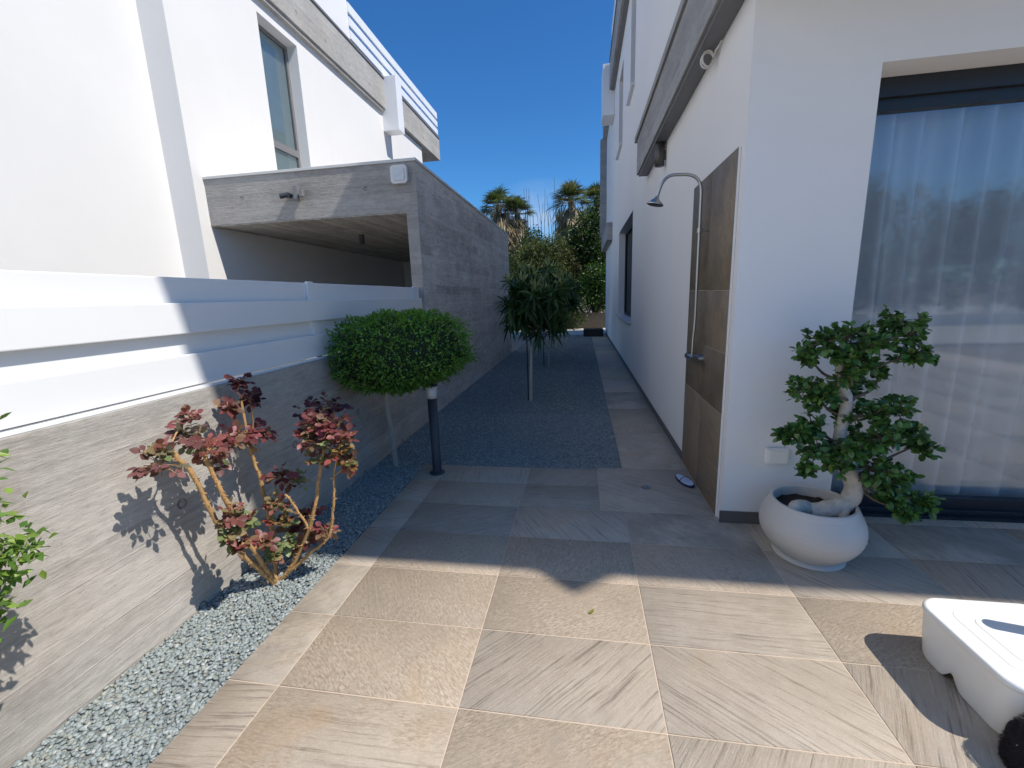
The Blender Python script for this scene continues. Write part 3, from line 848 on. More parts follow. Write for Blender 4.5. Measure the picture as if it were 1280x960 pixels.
MB().tube([(sx - 0.015, sy + 0.087, 1.165), (sx - 0.015, sy + 0.135, 1.165)], [0.026, 0.028], 18).build('knob', M['metal_dark'], sh)
b = MB(); b.tube([(sx - 0.015, sy - 0.135, 1.165), (sx - 0.015, sy - 0.087, 1.165)], [0.028, 0.026], 18)
b.build('knob', M['metal_dark'], sh)

t = thing('wall_lamp', (0.965, 6.05, 3.4), 'dark cylinder lamp on the wall under the balcony slab', 'lamp')
MB().lathe((0.965, 6.05, 3.28), [(0.001, 0), (0.05, 0), (0.058, 0.004), (0.058, 0.268), (0.05, 0.272), (0.001, 0.272)], 28).build('lamp_body', M['metal_dark'], t)
MB().box(1.015, HX - 0.001, 6.02, 6.08, 3.36, 3.46).build('bracket', M['metal_dark'], t)

cab = MB()
pts = [(HX - 0.002, 3.83, 3.575), (1.025, 3.86, 3.54), (1.005, 3.90, 3.515)]
for k in range(0, 30):
    a = k / 29 * 2 * PI * 2.2
    pts.append((0.965 + 0.045 * math.cos(a) + 0.004 * k / 29, 3.96 + 0.02 * math.sin(a * 0.5), 3.49 + 0.055 * math.sin(a)))
cab.tube(pts, 0.0075, 8).build('cable_loop', M['cable'], None, 'coiled white cable hanging where the balcony slab meets the wall', 'cable', loc=(1.0, 3.9, 3.5))

t = thing('outdoor_socket', (1.385, HY - 0.03, 0.55), 'white outdoor power socket with flap on the front wall', 'socket')
MB().box(1.305, 1.455, HY - 0.052, HY - 0.0012, 0.492, 0.606, 0.012).build('housing', M['plastic'], t)
MB().box(1.318, 1.442, HY - 0.062, HY - 0.0525, 0.503, 0.595, 0.004).build('flap', M['plastic'], t)

# slipper on the paving by the shower
sp = thing('slipper', (0.93, 3.90, 0), 'pale blue slide slipper with navy sole near the shower panel', 'slipper', rz=0.0)
def sole(scale, z0, z1, mat, nm):
    m_ = MB(); n = 36; vs = []
    for zz in (z0, z1):
        for k in range(n):
            a = 2 * PI * k / n
            l = 0.135 * math.cos(a) * scale; wd = (0.048 + 0.010 * math.cos(a)) * math.sin(a) * scale
            ca, sa = math.cos(-1.25), math.sin(-1.25)
            vs.append((0.93 + l * ca - wd * sa, 3.90 + l * sa + wd * ca, zz))
    fs = [tuple(range(n))[::-1], tuple(range(n, 2 * n))] + [(k, (k + 1) % n, n + (k + 1) % n, n + k) for k in range(n)]
    m_.add(vs, fs).build(nm, mat, sp)
sole(1.0, 0.001, 0.022, M['rubber'], 'sole'); sole(0.93, 0.0222, 0.028, M['insole'], 'insole')
st = MB(); ca, sa = math.cos(-1.25), math.sin(-1.25); vs = []
for i in range(2):
    for k in range(13):
        a = PI * k / 12
        l = 0.018 + (0.006 if i else -0.006); wd = 0.056 * math.cos(a); z = 0.02 + 0.042 * math.sin(a)
        vs.append((0.93 + l * ca - wd * sa, 3.90 + l * sa + wd * ca, z))
st.add(vs, [(k, k + 1, 14 + k, 13 + k) for k in range(12)], True).build('strap', M['rubber'], sp)

dr = thing('floor_drain', (0.56, 3.76, 0), 'small round steel floor drain set in the paving by the shower', 'drain')
MB().lathe((0.56, 3.76, 0.0005), [(0.001, 0.001), (0.038, 0.001), (0.04, 0.003), (0.052, 0.003), (0.055, 0.0)], 30).build('ring', M['chrome'], dr)
b = MB()
for k in range(8):
    a = k * PI / 4
    b.lathe((0.56 + 0.025 * math.cos(a), 3.76 + 0.025 * math.sin(a), 0.0025), [(0.006, 0), (0.001, 0.0004)], 10)
b.lathe((0.56, 3.76, 0.0025), [(0.007, 0), (0.001, 0.0004)], 10)
b.build('hole', M['dark_alu'], dr)

# ------------------------------------------------------------------ bollard lamp
bx, by = -1.463, 3.93
t = thing('bollard_light', (bx, by, 0), 'dark grey bollard light with white cone head at the paving corner', 'bollard light')
MB().lathe((bx, by, 0.001), [(0.001, 0), (0.075, 0), (0.078, 0.006), (0.074, 0.014), (0.047, 0.016)], 36).build('base', M['anth'], t)
MB().lathe((bx, by, 0.0), [(0.046, 0.016), (0.046, 0.782), (0.03, 0.784)], 32).build('post', M['anth'], t)
MB().lathe((bx, by, 0.0), [(0.03, 0.785), (0.046, 0.786), (0.060, 0.905), (0.055, 0.906)], 32).build('diffuser', M['opal'], t)
MB().lathe((bx, by, 0.0), [(0.05, 0.9065), (0.062, 0.907), (0.063, 0.922), (0.058, 0.926), (0.001, 0.927)], 32).build('cap', M['anth'], t)

# ------------------------------------------------------------------ potted bonsai
px, py = 1.475, 2.835
pt = thing('plant_pot', (px, py, 0), 'round light grey bowl pot with dark soil by the patio door', 'pot')
prof = [(0.001, 0.03), (0.17, 0.03), (0.195, 0.036)]
KR = [0.200, 0.232, 0.257, 0.276, 0.288, 0.293, 0.291, 0.283, 0.270, 0.253, 0.239]
for k in range(41):
    a = k / 40 * 10
    i = min(int(a), 9); tt = a - i
    p0_, p1_, p2_, p3_ = KR[max(i - 1, 0)], KR[i], KR[i + 1], KR[min(i + 2, 10)]
    r = 0.5 * (2 * p1_ + (p2_ - p0_) * tt + (2 * p0_ - 5 * p1_ + 4 * p2_ - p3_) * tt * tt + (3 * p1_ - p0_ - 3 * p2_ + p3_) * tt ** 3)
    prof.append((r + 0.0016 * math.sin(k * 2.2), 0.04 + 0.335 * k / 40))
rt = prof[-1][0]
prof += [(rt - 0.006, 0.381), (rt - 0.018, 0.380), (rt - 0.022, 0.37), (rt - 0.02, 0.31)]
MB().lathe((px, py, 0), prof, 64).build('bowl', M['pot'], pt)
MB().lathe((px, py, 0), [(0.20, 0.0), (0.206, 0.003), (0.206, 0.012), (0.165, 0.013), (0.165, 0.03)], 48).build('saucer', M['pot'], pt)
so = MB(); n = 40; vs = [(px, py, 0.32)]
for rr in (0.33, 0.66, 1.0):
    for k in range(n):
        a = 2 * PI * k / n
        vs.append((px + (rt - 0.021) * rr * math.cos(a), py + (rt - 0.021) * rr * math.sin(a), 0.312 + R.uniform(-0.006, 0.009)))
fs = [(0, 1 + k, 1 + (k + 1) % n) for k in range(n)]
for q in range(2):
    for k in range(n):
        fs.append((1 + q * n + k, 1 + (q + 1) * n + k, 1 + (q + 1) * n + (k + 1) % n, 1 + q * n + (k + 1) % n))
so.add(vs, fs, True).build('soil', M['soil'], pt)

BT = [(1.444, 2.8, 0.313), (1.566, 2.79, 0.346), (1.672, 2.8, 0.423), (1.663, 2.8, 0.541), (1.600, 2.8, 0.66), (1.561, 2.8, 0.77), (1.575, 2.8, 0.955), (1.580, 2.8, 1.056), (1.53, 2.8, 1.179), (1.525, 2.8, 1.348), (1.517, 2.8, 1.46)]
BC = [(1.417, 2.8, 1.421, 0.142), (1.534, 2.75, 1.47, 0.128), (1.48, 2.7, 1.339, 0.115), (1.364, 2.85, 1.319, 0.108), (1.744, 2.85, 1.41, 0.105), (1.849, 2.8, 1.473, 0.128), (1.853, 2.75, 1.35, 0.11), (1.805, 2.85, 1.526, 0.084), (1.358, 2.8, 1.13, 0.119), (1.429, 2.72, 1.123, 0.087), (1.668, 2.85, 1.144, 0.109), (1.789, 2.85, 1.217, 0.078), (1.695, 2.75, 0.971, 0.127), (1.827, 2.8, 1.007, 0.118), (1.912, 2.8, 0.834, 0.131), (2.003, 2.8, 0.785, 0.091), (1.721, 2.7, 0.864, 0.117), (1.315, 2.8, 0.850, 0.10), (1.404, 2.85, 0.887, 0.115), (1.369, 2.7, 0.756, 0.132), (1.493, 2.68, 0.716, 0.131), (1.547, 2.68, 0.818, 0.099), (1.385, 2.75, 0.60, 0.05), (1.715, 2.72, 0.656, 0.122), (1.869, 2.75, 0.597, 0.133), (1.809, 2.7, 0.489, 0.113), (1.882, 2.7, 0.414, 0.073), (2.014, 2.75, 0.463, 0.083), (1.255, 2.8, 0.835, 0.055), (1.655, 2.72, 0.806, 0.11)]
BC += [(1.52, 2.70, 1.24, 0.09), (1.60, 2.72, 1.32, 0.10), (1.47, 2.86, 1.05, 0.10), (1.62, 2.88, 0.95, 0.11), (1.76, 2.86, 0.76, 0.11), (1.62, 2.70, 1.42, 0.09), (1.60, 2.84, 0.72, 0.10)]
bo = thing('bonsai_tree', (px, py, 0.335), 'ficus bonsai with twisted whitish trunk growing in the grey pot', 'bonsai tree')
def smooth_path(P, n=4):
    P = [Vector(p) for p in P]; out = []
    for i in range(len(P) - 1):
        a, b_, c_, d = P[max(i - 1, 0)], P[i], P[i + 1], P[min(i + 2, len(P) - 1)]
        for k in range(n):
            t = k / n
            out.append(0.5 * ((2 * b_) + (-a + c_) * t + (2 * a - 5 * b_ + 4 * c_ - d) * t * t + (-a + 3 * b_ - 3 * c_ + d) * t ** 3))
    out.append(P[-1])
    return out
def noisy(pts, amt):
    return [p + Vector((R.uniform(-amt, amt), R.uniform(-amt, amt), R.uniform(-amt, amt))) for p in pts]
def lerp_rads(r, n):
    m_ = len(r) - 1
    return [(lambda t: r[int(t)] + (r[min(int(t) + 1, m_)] - r[int(t)]) * (t - int(t)))(m_ * i / (n - 1)) for i in range(n)]
tb = MB()
sp_ = smooth_path(BT, 5)
tb.tube(noisy(sp_, 0.003), [r * R.uniform(0.93, 1.07) for r in lerp_rads([0.062, 0.058, 0.052, 0.045, 0.040, 0.036, 0.032, 0.031, 0.028, 0.024, 0.012], len(sp_))], 14)
for (q, r0, r1) in ([((1.42, 2.81, 0.33), (1.35, 2.77, 0.36), (1.31, 2.74, 0.325)), 0.055, 0.03], [((1.66, 2.80, 0.46), (1.62, 2.76, 0.36), (1.60, 2.74, 0.31)), 0.035, 0.028], [((1.66, 2.8, 0.45), (1.69, 2.84, 0.37), (1.68, 2.86, 0.31)), 0.03, 0.022]):
    s_ = smooth_path(q, 5); tb.tube(s_, lerp_rads([r0, (r0 + r1) / 2, r1], len(s_)), 10)
tb.build('trunk', M['bonsai_bark'], bo)
br = MB(); lv = Leaves()
for (cx_, cy_, cz_, r) in BC:
    k = min(range(3, len(BT)), key=lambda i: (BT[i][0] - cx_) ** 2 + (BT[i][2] - cz_ + 0.08) ** 2)
    a = Vector(BT[k]); e = Vector((cx_, cy_ + R.uniform(-0.05, 0.05), cz_))
    mid = (a + e) / 2 + Vector((R.uniform(-0.03, 0.03), R.uniform(-0.05, 0.03), R.uniform(-0.04, 0.01)))
    s_ = smooth_path([a, mid, e], 4); br.tube(s_, lerp_rads([0.012, 0.008, 0.004], len(s_)), 7)
    nt_ = int(10 + r * 95)
    tips = np.array(e)[None] + rdir(nt_) * r * NR.uniform(0.25, 1.0, (nt_, 1)) * np.array([[0.92, 1.15, 0.78]])
    for tp_ in tips:
        br.tube([tuple(e), tuple((np.array(e) * 0.4 + tp_ * 0.6) + NR.normal(0, 0.008, 3)), tuple(tp_)], [0.004, 0.003, 0.002], 5, False)
        nl = R.randint(6, 9)
        axis = unit(np.array([tp_ - np.array(e) + np.array([0, 0, 0.05])]))[0]
        d = unit(rdir(nl) + axis[None] * 0.7)
        lv.add(np.repeat(tp_[None], nl, 0) - axis[None] * NR.uniform(0, 0.03, (nl, 1)), d, unit(rdir(nl) * 0.5 + np.array([[0, -0.25, 0.9]])), NR.uniform(0.030, 0.060, nl), NR.uniform(0.021, 0.040, nl),
               np.where(NR.random((nl, 1)) < 0.12, jitter((0.13, 0.22, 0.055), nl), jitter((0.075, 0.165, 0.045), nl, 0.5)), 0.1, 0.16, (0.45, 0.80, 0.78))
br.build('branch', M['bark'], bo)
lv.build('foliage', M['leaf_gloss'], bo)

# ------------------------------------------------------------------ parasol base
pb = thing('parasol_base', (1.83, 1.825, 0), 'white square plastic parasol base standing on the sunlit paving', 'parasol base')
def rsq(cx, cy, h, rad, z, n=10, rot=0.0):
    out = []
    for (sx_, sy_, a0) in ((1, 1, 0), (-1, 1, PI / 2), (-1, -1, PI), (1, -1, 1.5 * PI)):
        for k in range(n + 1):
            a = a0 + PI / 2 * k / n
            x = sx_ * (h - rad) + rad * math.cos(a); y = sy_ * (h - rad) + rad * math.sin(a)
            out.append((cx + x * math.cos(rot) - y * math.sin(rot), cy + x * math.sin(rot) + y * math.cos(rot), z))
    return out
def loft(mb, rings, close_top=True, smooth=True):
    n = len(rings[0]); vs = sum(rings, []); fs = []
    for i in range(len(rings) - 1):
        for k in range(n):
            k2 = (k + 1) % n
            fs.append((i * n + k, i * n + k2, (i + 1) * n + k2, (i + 1) * n + k))
    mb.add(vs, fs, smooth)
    if close_top: mb.add(rings[-1], [tuple(range(n))])
H_ = 0.262; cx, cy = 1.830, 1.825
RINGS = []
spec = [(0.238, 0.09, 0.002), (0.246, 0.095, 0.02), (0.256, 0.10, 0.12), (0.261, 0.10, H_ - 0.034), (0.2615, 0.10, H_ - 0.028), (0.266, 0.10, H_ - 0.020), (0.266, 0.10, H_ - 0.012), (0.263, 0.10, H_ - 0.004), (0.256, 0.098, H_), (0.255, 0.098, H_), (0.240, 0.092, H_), (0.239, 0.092, H_), (0.236, 0.092, H_ - 0.003), (0.235, 0.092, H_ - 0.003),
        (0.188, 0.07, H_ - 0.003), (0.187, 0.07, H_ - 0.003), (0.184, 0.07, H_ + 0.001), (0.183, 0.07, H_ + 0.001), (0.134, 0.055, H_ + 0.002), (0.133, 0.055, H_ + 0.002), (0.130, 0.05, H_ + 0.006), (0.129, 0.05, H_ + 0.006), (0.06, 0.05, H_ + 0.007)]
for h, r_, z in spec:
    ring = rsq(cx, cy, h, r_, z, 14)
    if z < 0.03:   # finger notches at the middle of each side
        ring = [(x, y, z + 0.05 * math.exp(-((min(abs(x - cx), abs(y - cy))) / 0.028) ** 2)) for (x, y, z) in ring]
    RINGS.append(ring)
# refine the straight sides so that the notches exist
def refine(ring, m_=8):
    out = []
    for i, p in enumerate(ring):
        q = ring[(i + 1) % len(ring)]; d = math.dist(p, q)
        k = m_ if d > 0.08 else 1
        for s_ in range(k):
            out.append(tuple(a + (b_ - a) * s_ / k for a, b_ in zip(p, q)))
    return out
RR = []
for (h, r_, z) in spec:
    base = rsq(cx, cy, h, min(r_, h - 0.045), z, 14)
    pts_ = []
    for i, p in enumerate(base):
        q = base[(i + 1) % len(base)]
        k = 16 if (i + 1) % 15 == 0 else 1
        for s_ in range(k):
            pts_.append(tuple(a + (b_ - a) * s_ / k for a, b_ in zip(p, q)))
    if z < 0.03:
        pts_ = [(x, y, zz + 0.055 * math.exp(-((min(abs(x - cx), abs(y - cy - 0.03))) / 0.03) ** 2)) for (x, y, zz) in pts_]
    RR.append(pts_)
b = MB(); loft(b, RR)
b.build('body', M['plastic'], pb)
MB().lathe((cx + 0.115, 1.872, H_ + 0.004), [(0.05, 0), (0.048, 0.012), (0.034, 0.02), (0.033, 0.25), (0.029, 0.253), (0.027, 0.25), (0.027, 0.05)], 32).build('socket', M['plastic'], pb)

# ------------------------------------------------------------------ unidentified black fuzzy shape at the corner, made up as a bundle
fb = thing('black_fuzzy_shape', (1.60, 1.44, 0), 'unidentified black fuzzy shape at the corner, made up as a fleece bundle beside the white parasol base', 'fleece')
bm = bmesh.new(); bmesh.ops.create_icosphere(bm, subdivisions=4, radius=1.0)
for v in bm.verts:
    c_ = v.co.copy()
    k = 1 + 0.06 * math.sin(5 * c_.x + 2) * math.cos(4 * c_.y) + 0.04 * math.sin(9 * c_.z + 3 * c_.x)
    v.co = (1.655 + c_.x * 0.14 * k, 1.49 + c_.y * 0.115 * k, max(0.002, 0.05 + c_.z * 0.18 * k))
MB().bm(bm, True).build('cloth', M['fleece'], fb)
n = 9000
d = rdir(n); P = np.array([[1.655, 1.49, 0.05]]) + d * np.array([[0.14, 0.115, 0.18]])
P[:, 2] = np.maximum(P[:, 2], 0.004)
lf = Leaves(); lf.add(P, unit(d + rdir(n) * 0.6), rdir(n), NR.uniform(0.010, 0.018, n), 0.0014, np.tile(np.array([[0.012, 0.008, 0.013]]), (n, 1)), 0.1, 0.0)
lf.build('pile', M['leaf'], fb)

# ------------------------------------------------------------------ topiary ball
tp_ = thing('topiary_tree', (-1.98, 4.08, 0), 'clipped dark green topiary with few violet flowers beside the low wall', 'topiary')
b = MB(); b.tube(smooth_path([(-1.98, 4.08, -0.02), (-1.985, 4.05, 0.4), (-1.975, 3.98, 0.8), (-1.90, 3.90, 1.05)], 5), lerp_rads([0.027, 0.024, 0.022, 0.018], 16), 10)
b.tube(smooth_path([(-1.955, 4.06, -0.02), (-1.962, 4.03, 0.4), (-1.955, 3.97, 0.85)], 5), 0.009, 8)
b.build('trunk', simple('grey_smooth_bark', (0.46, 0.42, 0.37), 0.8, 0, 0.25, 30), tp_)
lv = Leaves()
TC = np.array([-1.68, 3.86, 1.235])
def topi(d):
    """radius of the clipped crown along direction d: flattened top, bulging sides, longer to the near left"""
    e = np.array([0.60, 0.56, 0.365])
    q = np.abs(d) / e
    p = 2.7
    r = 1.0 / (q ** p).sum(1) ** (1 / p)
    lump = 1 + 0.07 * np.sin(d[:, 0] * 7 + d[:, 2] * 5) * np.cos(d[:, 1] * 6) + 0.03 * np.sin(d[:, 0] * 15 + 1) * np.sin(d[:, 2] * 13 + d[:, 1] * 9)
    low = np.where(d[:, 2] < 0, 1 - 0.30 * (-d[:, 2]) * np.clip(-d[:, 0] * 1.2 - 0.1, 0, 1) , 1.0)
    return r * lump * low
def topi_pts(d, f):
    P = TC[None] + d * (topi(d) * f)[:, None]
    P[:, 0] -= 0.16 * np.clip(TC[1] - P[:, 1], 0, 1)
    lo = P[:, 2] < TC[2]
    P[:, 2] = np.where(lo, TC[2] + (P[:, 2] - TC[2]) * (0.86 - 0.22 * np.clip((P[:, 0] - TC[0]) / 0.5, -0.6, 1)), P[:, 2])
    return P
n = 15000
d = rdir(n); f = 1 - 0.16 * NR.random(n) ** 2.0
P = topi_pts(d, f)
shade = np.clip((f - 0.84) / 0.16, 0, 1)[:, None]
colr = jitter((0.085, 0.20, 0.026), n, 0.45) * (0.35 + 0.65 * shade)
new = (NR.random((n, 1)) < 0.22) & (d[:, 2:3] > -0.5)
colr = np.where(new, jitter((0.22, 0.40, 0.07), n, 0.3), colr)
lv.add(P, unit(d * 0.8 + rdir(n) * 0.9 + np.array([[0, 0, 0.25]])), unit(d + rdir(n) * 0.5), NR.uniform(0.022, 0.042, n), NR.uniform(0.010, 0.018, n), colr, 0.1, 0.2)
n2 = 900   # loose tips that break the outline
d2 = rdir(n2, 0.4); P2 = topi_pts(d2, 1.0 + 0.06 * NR.random(n2) ** 2)
for k in range(3):
    lv.add(P2 + d2 * 0.012 * k, unit(d2 + rdir(n2) * 0.7), unit(rdir(n2)), NR.uniform(0.025, 0.04, n2), 0.014, jitter((0.11, 0.23, 0.035), n2, 0.3), 0.1, 0.2)
lv.build('foliage', M['leaf'], tp_)
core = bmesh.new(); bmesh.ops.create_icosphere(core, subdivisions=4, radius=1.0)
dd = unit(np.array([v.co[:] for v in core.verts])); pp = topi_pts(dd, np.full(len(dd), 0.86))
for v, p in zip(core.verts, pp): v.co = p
MB().bm(core, True).build('shade_core', simple('painted_inner_shade', (0.012, 0.028, 0.008), 0.9, 0, 0.5, 50), tp_)  # solid dark core, painting the shade between the leaves as colour
cand = [(-0.15, -0.75, 0.45), (0.55, -0.7, 0.12), (0.72, -0.62, -0.05), (-0.35, -0.55, 0.75), (-0.9, -0.4, 0.0), (0.2, -0.6, 0.75), (0.9, -0.2, 0.35), (-0.05, -0.6, 0.62), (0.45, -0.45, 0.8), (-0.7, -0.5, 0.6), (-0.2, 0.1, 1.0), (0.2, 0.1, 1.0)]
for c_ in cand:
    dd = unit(np.array([c_])); p0 = topi_pts(dd, np.array([1.0]))
    m_ = 9
    q = p0 + NR.normal(0, 0.005, (m_, 3)) + dd * 0.012
    fl = Leaves(); fl.add(q, unit(rdir(m_) + dd), unit(rdir(m_) + dd), NR.uniform(0.012, 0.02, m_), 0.014, jitter((0.10, 0.075, 0.30), m_, 0.3), 0.05, 0.1)
    fl.build('flower', M['leaf'], tp_)

# ------------------------------------------------------------------ rose bush
STEMS = [[(-1.94, 2.15, -0.02), (-1.94, 2.099, 0.07), (-1.95, 1.941, 0.349), (-1.95, 1.829, 0.613), (-1.96, 1.754, 0.911), (-1.97, 1.705, 1.016), (-1.98, 1.69, 1.089)],
 [(-1.935, 2.15, -0.02), (-1.93, 2.119, 0.057), (-1.9, 1.988, 0.322), (-1.9, 1.886, 0.631), (-1.91, 1.811, 0.92), (-1.92, 1.805, 1.009)],
 [(-1.945, 2.16, -0.02), (-1.98, 2.227, 0.162), (-2.0, 2.25, 0.432), (-2.02, 2.249, 0.653), (-2.03, 2.22, 0.877)],
 [(-1.93, 2.18, -0.02), (-1.92, 2.383, 0.066), (-1.92, 2.578, 0.261), (-1.92, 2.709, 0.514), (-1.93, 2.82, 0.724), (-1.94, 2.83, 0.941)],
 [(-1.93, 2.19, -0.01), (-1.87, 2.40, 0.04), (-1.84, 2.598, 0.06), (-1.83, 2.669, 0.217), (-1.83, 2.743, 0.47)],
 [(-1.92, 2.496, 0.181), (-1.88, 2.356, 0.41), (-1.86, 2.257, 0.557)]]
SR = [(0.015, 0.009), (0.014, 0.0095), (0.014, 0.0095), (0.014, 0.0065), (0.011, 0.0065), (0.008, 0.006)]
CL = [(-1.97, 1.615, 1.02, 0.095, 'P'), (-1.98, 1.811, 1.092, 0.103, 'P'), (-1.97, 1.639, 1.078, 0.053, 'G'), (-1.98, 1.822, 1.187, 0.053, 'R'), (-1.92, 1.828, 1.001, 0.091, 'M'), (-2.03, 2.217, 1.291, 0.057, 'D'), (-2.03, 2.28, 1.168, 0.069, 'D'), (-2.03, 2.114, 1.17, 0.056, 'R'), (-2.0, 2.131, 0.985, 0.095, 'R'), (-2.0, 2.289, 0.959, 0.091, 'R'), (-1.94, 1.909, 0.924, 0.061, 'P'), (-1.98, 2.844, 0.955, 0.157, 'D'), (-1.96, 3.04, 0.92, 0.12, 'D'), (-1.92, 2.649, 0.914, 0.102, 'R'), (-1.9, 2.76, 0.758, 0.119, 'G'), (-1.86, 2.863, 0.595, 0.105, 'O'), (-1.84, 2.98, 0.488, 0.08, 'O'), (-1.9, 2.685, 0.637, 0.093, 'G'), (-1.88, 2.26, 0.696, 0.071, 'R'), (-1.87, 2.383, 0.604, 0.069, 'G'), (-1.88, 2.186, 0.516, 0.07, 'M'), (-1.86, 1.845, 0.646, 0.069, 'M'), (-1.85, 1.907, 0.565, 0.062, 'G'), (-1.88, 1.808, 0.544, 0.06, 'G'), (-1.85, 1.859, 0.448, 0.053, 'R'), (-1.86, 2.172, 0.4, 0.07, 'O'), (-1.85, 2.204, 0.259, 0.061, 'G'), (-1.86, 2.079, 0.228, 0.049, 'G'), (-1.86, 2.325, 0.155, 0.053, 'M'), (-1.85, 2.439, 0.188, 0.072, 'R'), (-1.83, 2.568, 0.126, 0.064, 'R')]
def nearer(p, yt):
    k = yt / p[1]
    return (p[0] * k, yt, 1.7347 - (1.7347 - p[2]) * k)
STEMS[3] = [STEMS[3][0]] + [nearer(p, t) for p, t in zip(STEMS[3][1:], (2.20, 2.21, 2.24, 2.28, 2.36))]
STEMS[4] = [STEMS[4][0]] + [nearer(p, t) for p, t in zip(STEMS[4][1:], (2.19, 2.20, 2.20, 2.22))]
STEMS[5] = [nearer(p, t) for p, t in zip(STEMS[5], (2.20, 2.17, 2.14))]
CL += [(-1.90, 2.75, 0.86, 0.11, 'R'), (-1.88, 2.92, 0.80, 0.11, 'R'), (-1.86, 2.98, 0.68, 0.10, 'M'), (-1.92, 2.62, 0.80, 0.08, 'R'), (-1.86, 2.45, 0.33, 0.07, 'R'), (-1.86, 2.30, 0.30, 0.07, 'R'), (-1.87, 2.02, 0.36, 0.06, 'R'), (-1.95, 1.99, 1.0, 0.06, 'R')]
CL = [(*nearer(c, (2.55 if c[4] == 'D' else 2.24) + R.uniform(-0.05, 0.05)), c[3] * ((2.55 if c[4] == 'D' else 2.24) / c[1]), c[4]) if c[1] > 2.40 else c for c in CL]
rb = thing('rose_bush', (-1.94, 2.15, 0), 'thorny rose bush with red and green leaves against the concrete wall', 'rose bush')
b = MB(); ALLP = []
for sdef, (ra, rb_) in zip(STEMS, SR):
    s_ = noisy(smooth_path(sdef, 5), 0.004)
    rr = lerp_rads([ra, rb_], len(s_)); b.tube(s_, [q * R.uniform(0.88, 1.15) for q in rr], 9)
    ALLP += s_
    for i in range(len(s_) - 1):
        L_ = (s_[i + 1] - s_[i]).length
        for _ in range(int(L_ / 0.008)):
            p = s_[i].lerp(s_[i + 1], R.random()); dvec = Vector((R.gauss(0, 1), R.gauss(0, 1), R.gauss(0, 0.5))).normalized()
            b.tube([p + dvec * rr[i] * 0.8, p + dvec * (rr[i] + R.uniform(0.007, 0.014))], [0.004, 0.0008], 4, False)
b.tube(smooth_path([(-2.03, 2.22, 0.87), (-2.03, 2.222, 1.05), (-2.032, 2.217, 1.29)], 4), 0.005, 6)
lv = Leaves()
PAL = {'P': [(0.20, 0.10, 0.10), (0.23, 0.10, 0.10), (0.16, 0.14, 0.095), (0.17, 0.075, 0.075)], 'R': [(0.23, 0.06, 0.07), (0.165, 0.05, 0.05), (0.21, 0.125, 0.08)], 'D': [(0.10, 0.025, 0.035), (0.07, 0.025, 0.03)],
       'G': [(0.17, 0.22, 0.10), (0.22, 0.25, 0.12), (0.26, 0.20, 0.11), (0.24, 0.09, 0.08)], 'M': [(0.22, 0.17, 0.09), (0.26, 0.09, 0.08), (0.16, 0.19, 0.09), (0.23, 0.075, 0.07)], 'O': [(0.28, 0.13, 0.06), (0.24, 0.17, 0.075), (0.26, 0.07, 0.06), (0.15, 0.17, 0.07)]}
for (x, y, z, r, kcol) in CL:
    c_ = np.array([x, y, z]); a = min(ALLP, key=lambda q: (q - Vector((x, y, z - 0.05))).length)
    b.tube(smooth_path([a, (Vector((x, y, z)) + a) / 2 + Vector((R.uniform(-.02, .02), R.uniform(-.02, .02), 0.01)), (x, y, z)], 3), 0.0042, 6, False)
    ns = int(6 + r * 108)
    for _ in range(ns):
        dv = rdir(1, 0.25)[0]; end_ = c_ + dv * r * R.uniform(0.45, 1.0)
        b.tube([tuple(c_ + dv * r * 0.1), tuple(end_)], [0.002, 0.0014], 4, False)
        side = np.cross(dv, [0, 0, 1]); side = side / (np.linalg.norm(side) + 1e-6)
        pal = PAL[kcol]; cc = np.array(pal[R.randrange(len(pal))]) * R.uniform(0.75, 1.3)
        fan = [(dv, 0), (dv * 0.35 + side, -0.012), (dv * 0.35 - side, -0.012), (dv * 0.2 + side, -0.034), (dv * 0.2 - side, -0.034)][:R.choice([3, 5, 5])]
        bs = np.array([end_ + dv * o_ for (_, o_) in fan]); ds = np.array([q for (q, _) in fan]) + NR.normal(0, 0.15, (len(fan), 3))
        L_ = R.uniform(0.030, 0.054) * np.array([1.15] + [1.0] * (len(fan) - 1))
        nn = unit(np.array([[R.uniform(-.3, .9), R.uniform(-.7, .3), 0.9]]) + NR.normal(0, 0.3, (len(fan), 3)))
        lv.add(bs, ds, nn, L_, L_ * 0.74, np.tile(cc, (len(fan), 1)) * NR.uniform(0.85, 1.15, (len(fan), 1)), 0.12, 0.10, (0.42, 0.76, 0.72))
b.build('stem', M['thorn_bark'], rb)
lv.build('foliage', M['leaf'], rb)

# ------------------------------------------------------------------ shrub at the left edge of the terrace
ls = thing('young_shrub', (-1.99, 0.60, 0), 'bright green leafy shrub growing from the gravel at the wall', 'shrub')
b = MB(); lv = Leaves()
for k in range(60):
    top_ = (-1.98 + R.uniform(-0.14, 0.14), 0.91 + R.uniform(-0.16, 0.15), R.uniform(0.88, 1.33))
    s_ = smooth_path([(-1.99 + R.uniform(-.03, .03), 0.60 + R.uniform(-.04, .04), -0.02), (-1.99 + R.uniform(-.09, .09), 0.75 + R.uniform(-.09, .09), top_[2] * 0.55), top_], 6)
    b.tube(s_, lerp_rads([0.006, 0.003, 0.002], len(s_)), 6, False)
    for p in [q for q in s_[4:] if q.z > 0.62]:
        m_ = 15
        P = np.repeat(np.array([p[:]]), m_, 0) + NR.normal(0, 0.03, (m_, 3))
        dv = rdir(m_, 0.35)
        lv.add(P, dv, unit(rdir(m_) * 0.5 + np.array([[0.2, 0, 0.8]])), NR.uniform(0.03, 0.055, m_), NR.uniform(0.015, 0.026, m_), np.where(NR.random((m_, 1)) < 0.4, jitter((0.22, 0.32, 0.06), m_), jitter((0.11, 0.20, 0.04), m_)), 0.15, 0.15)
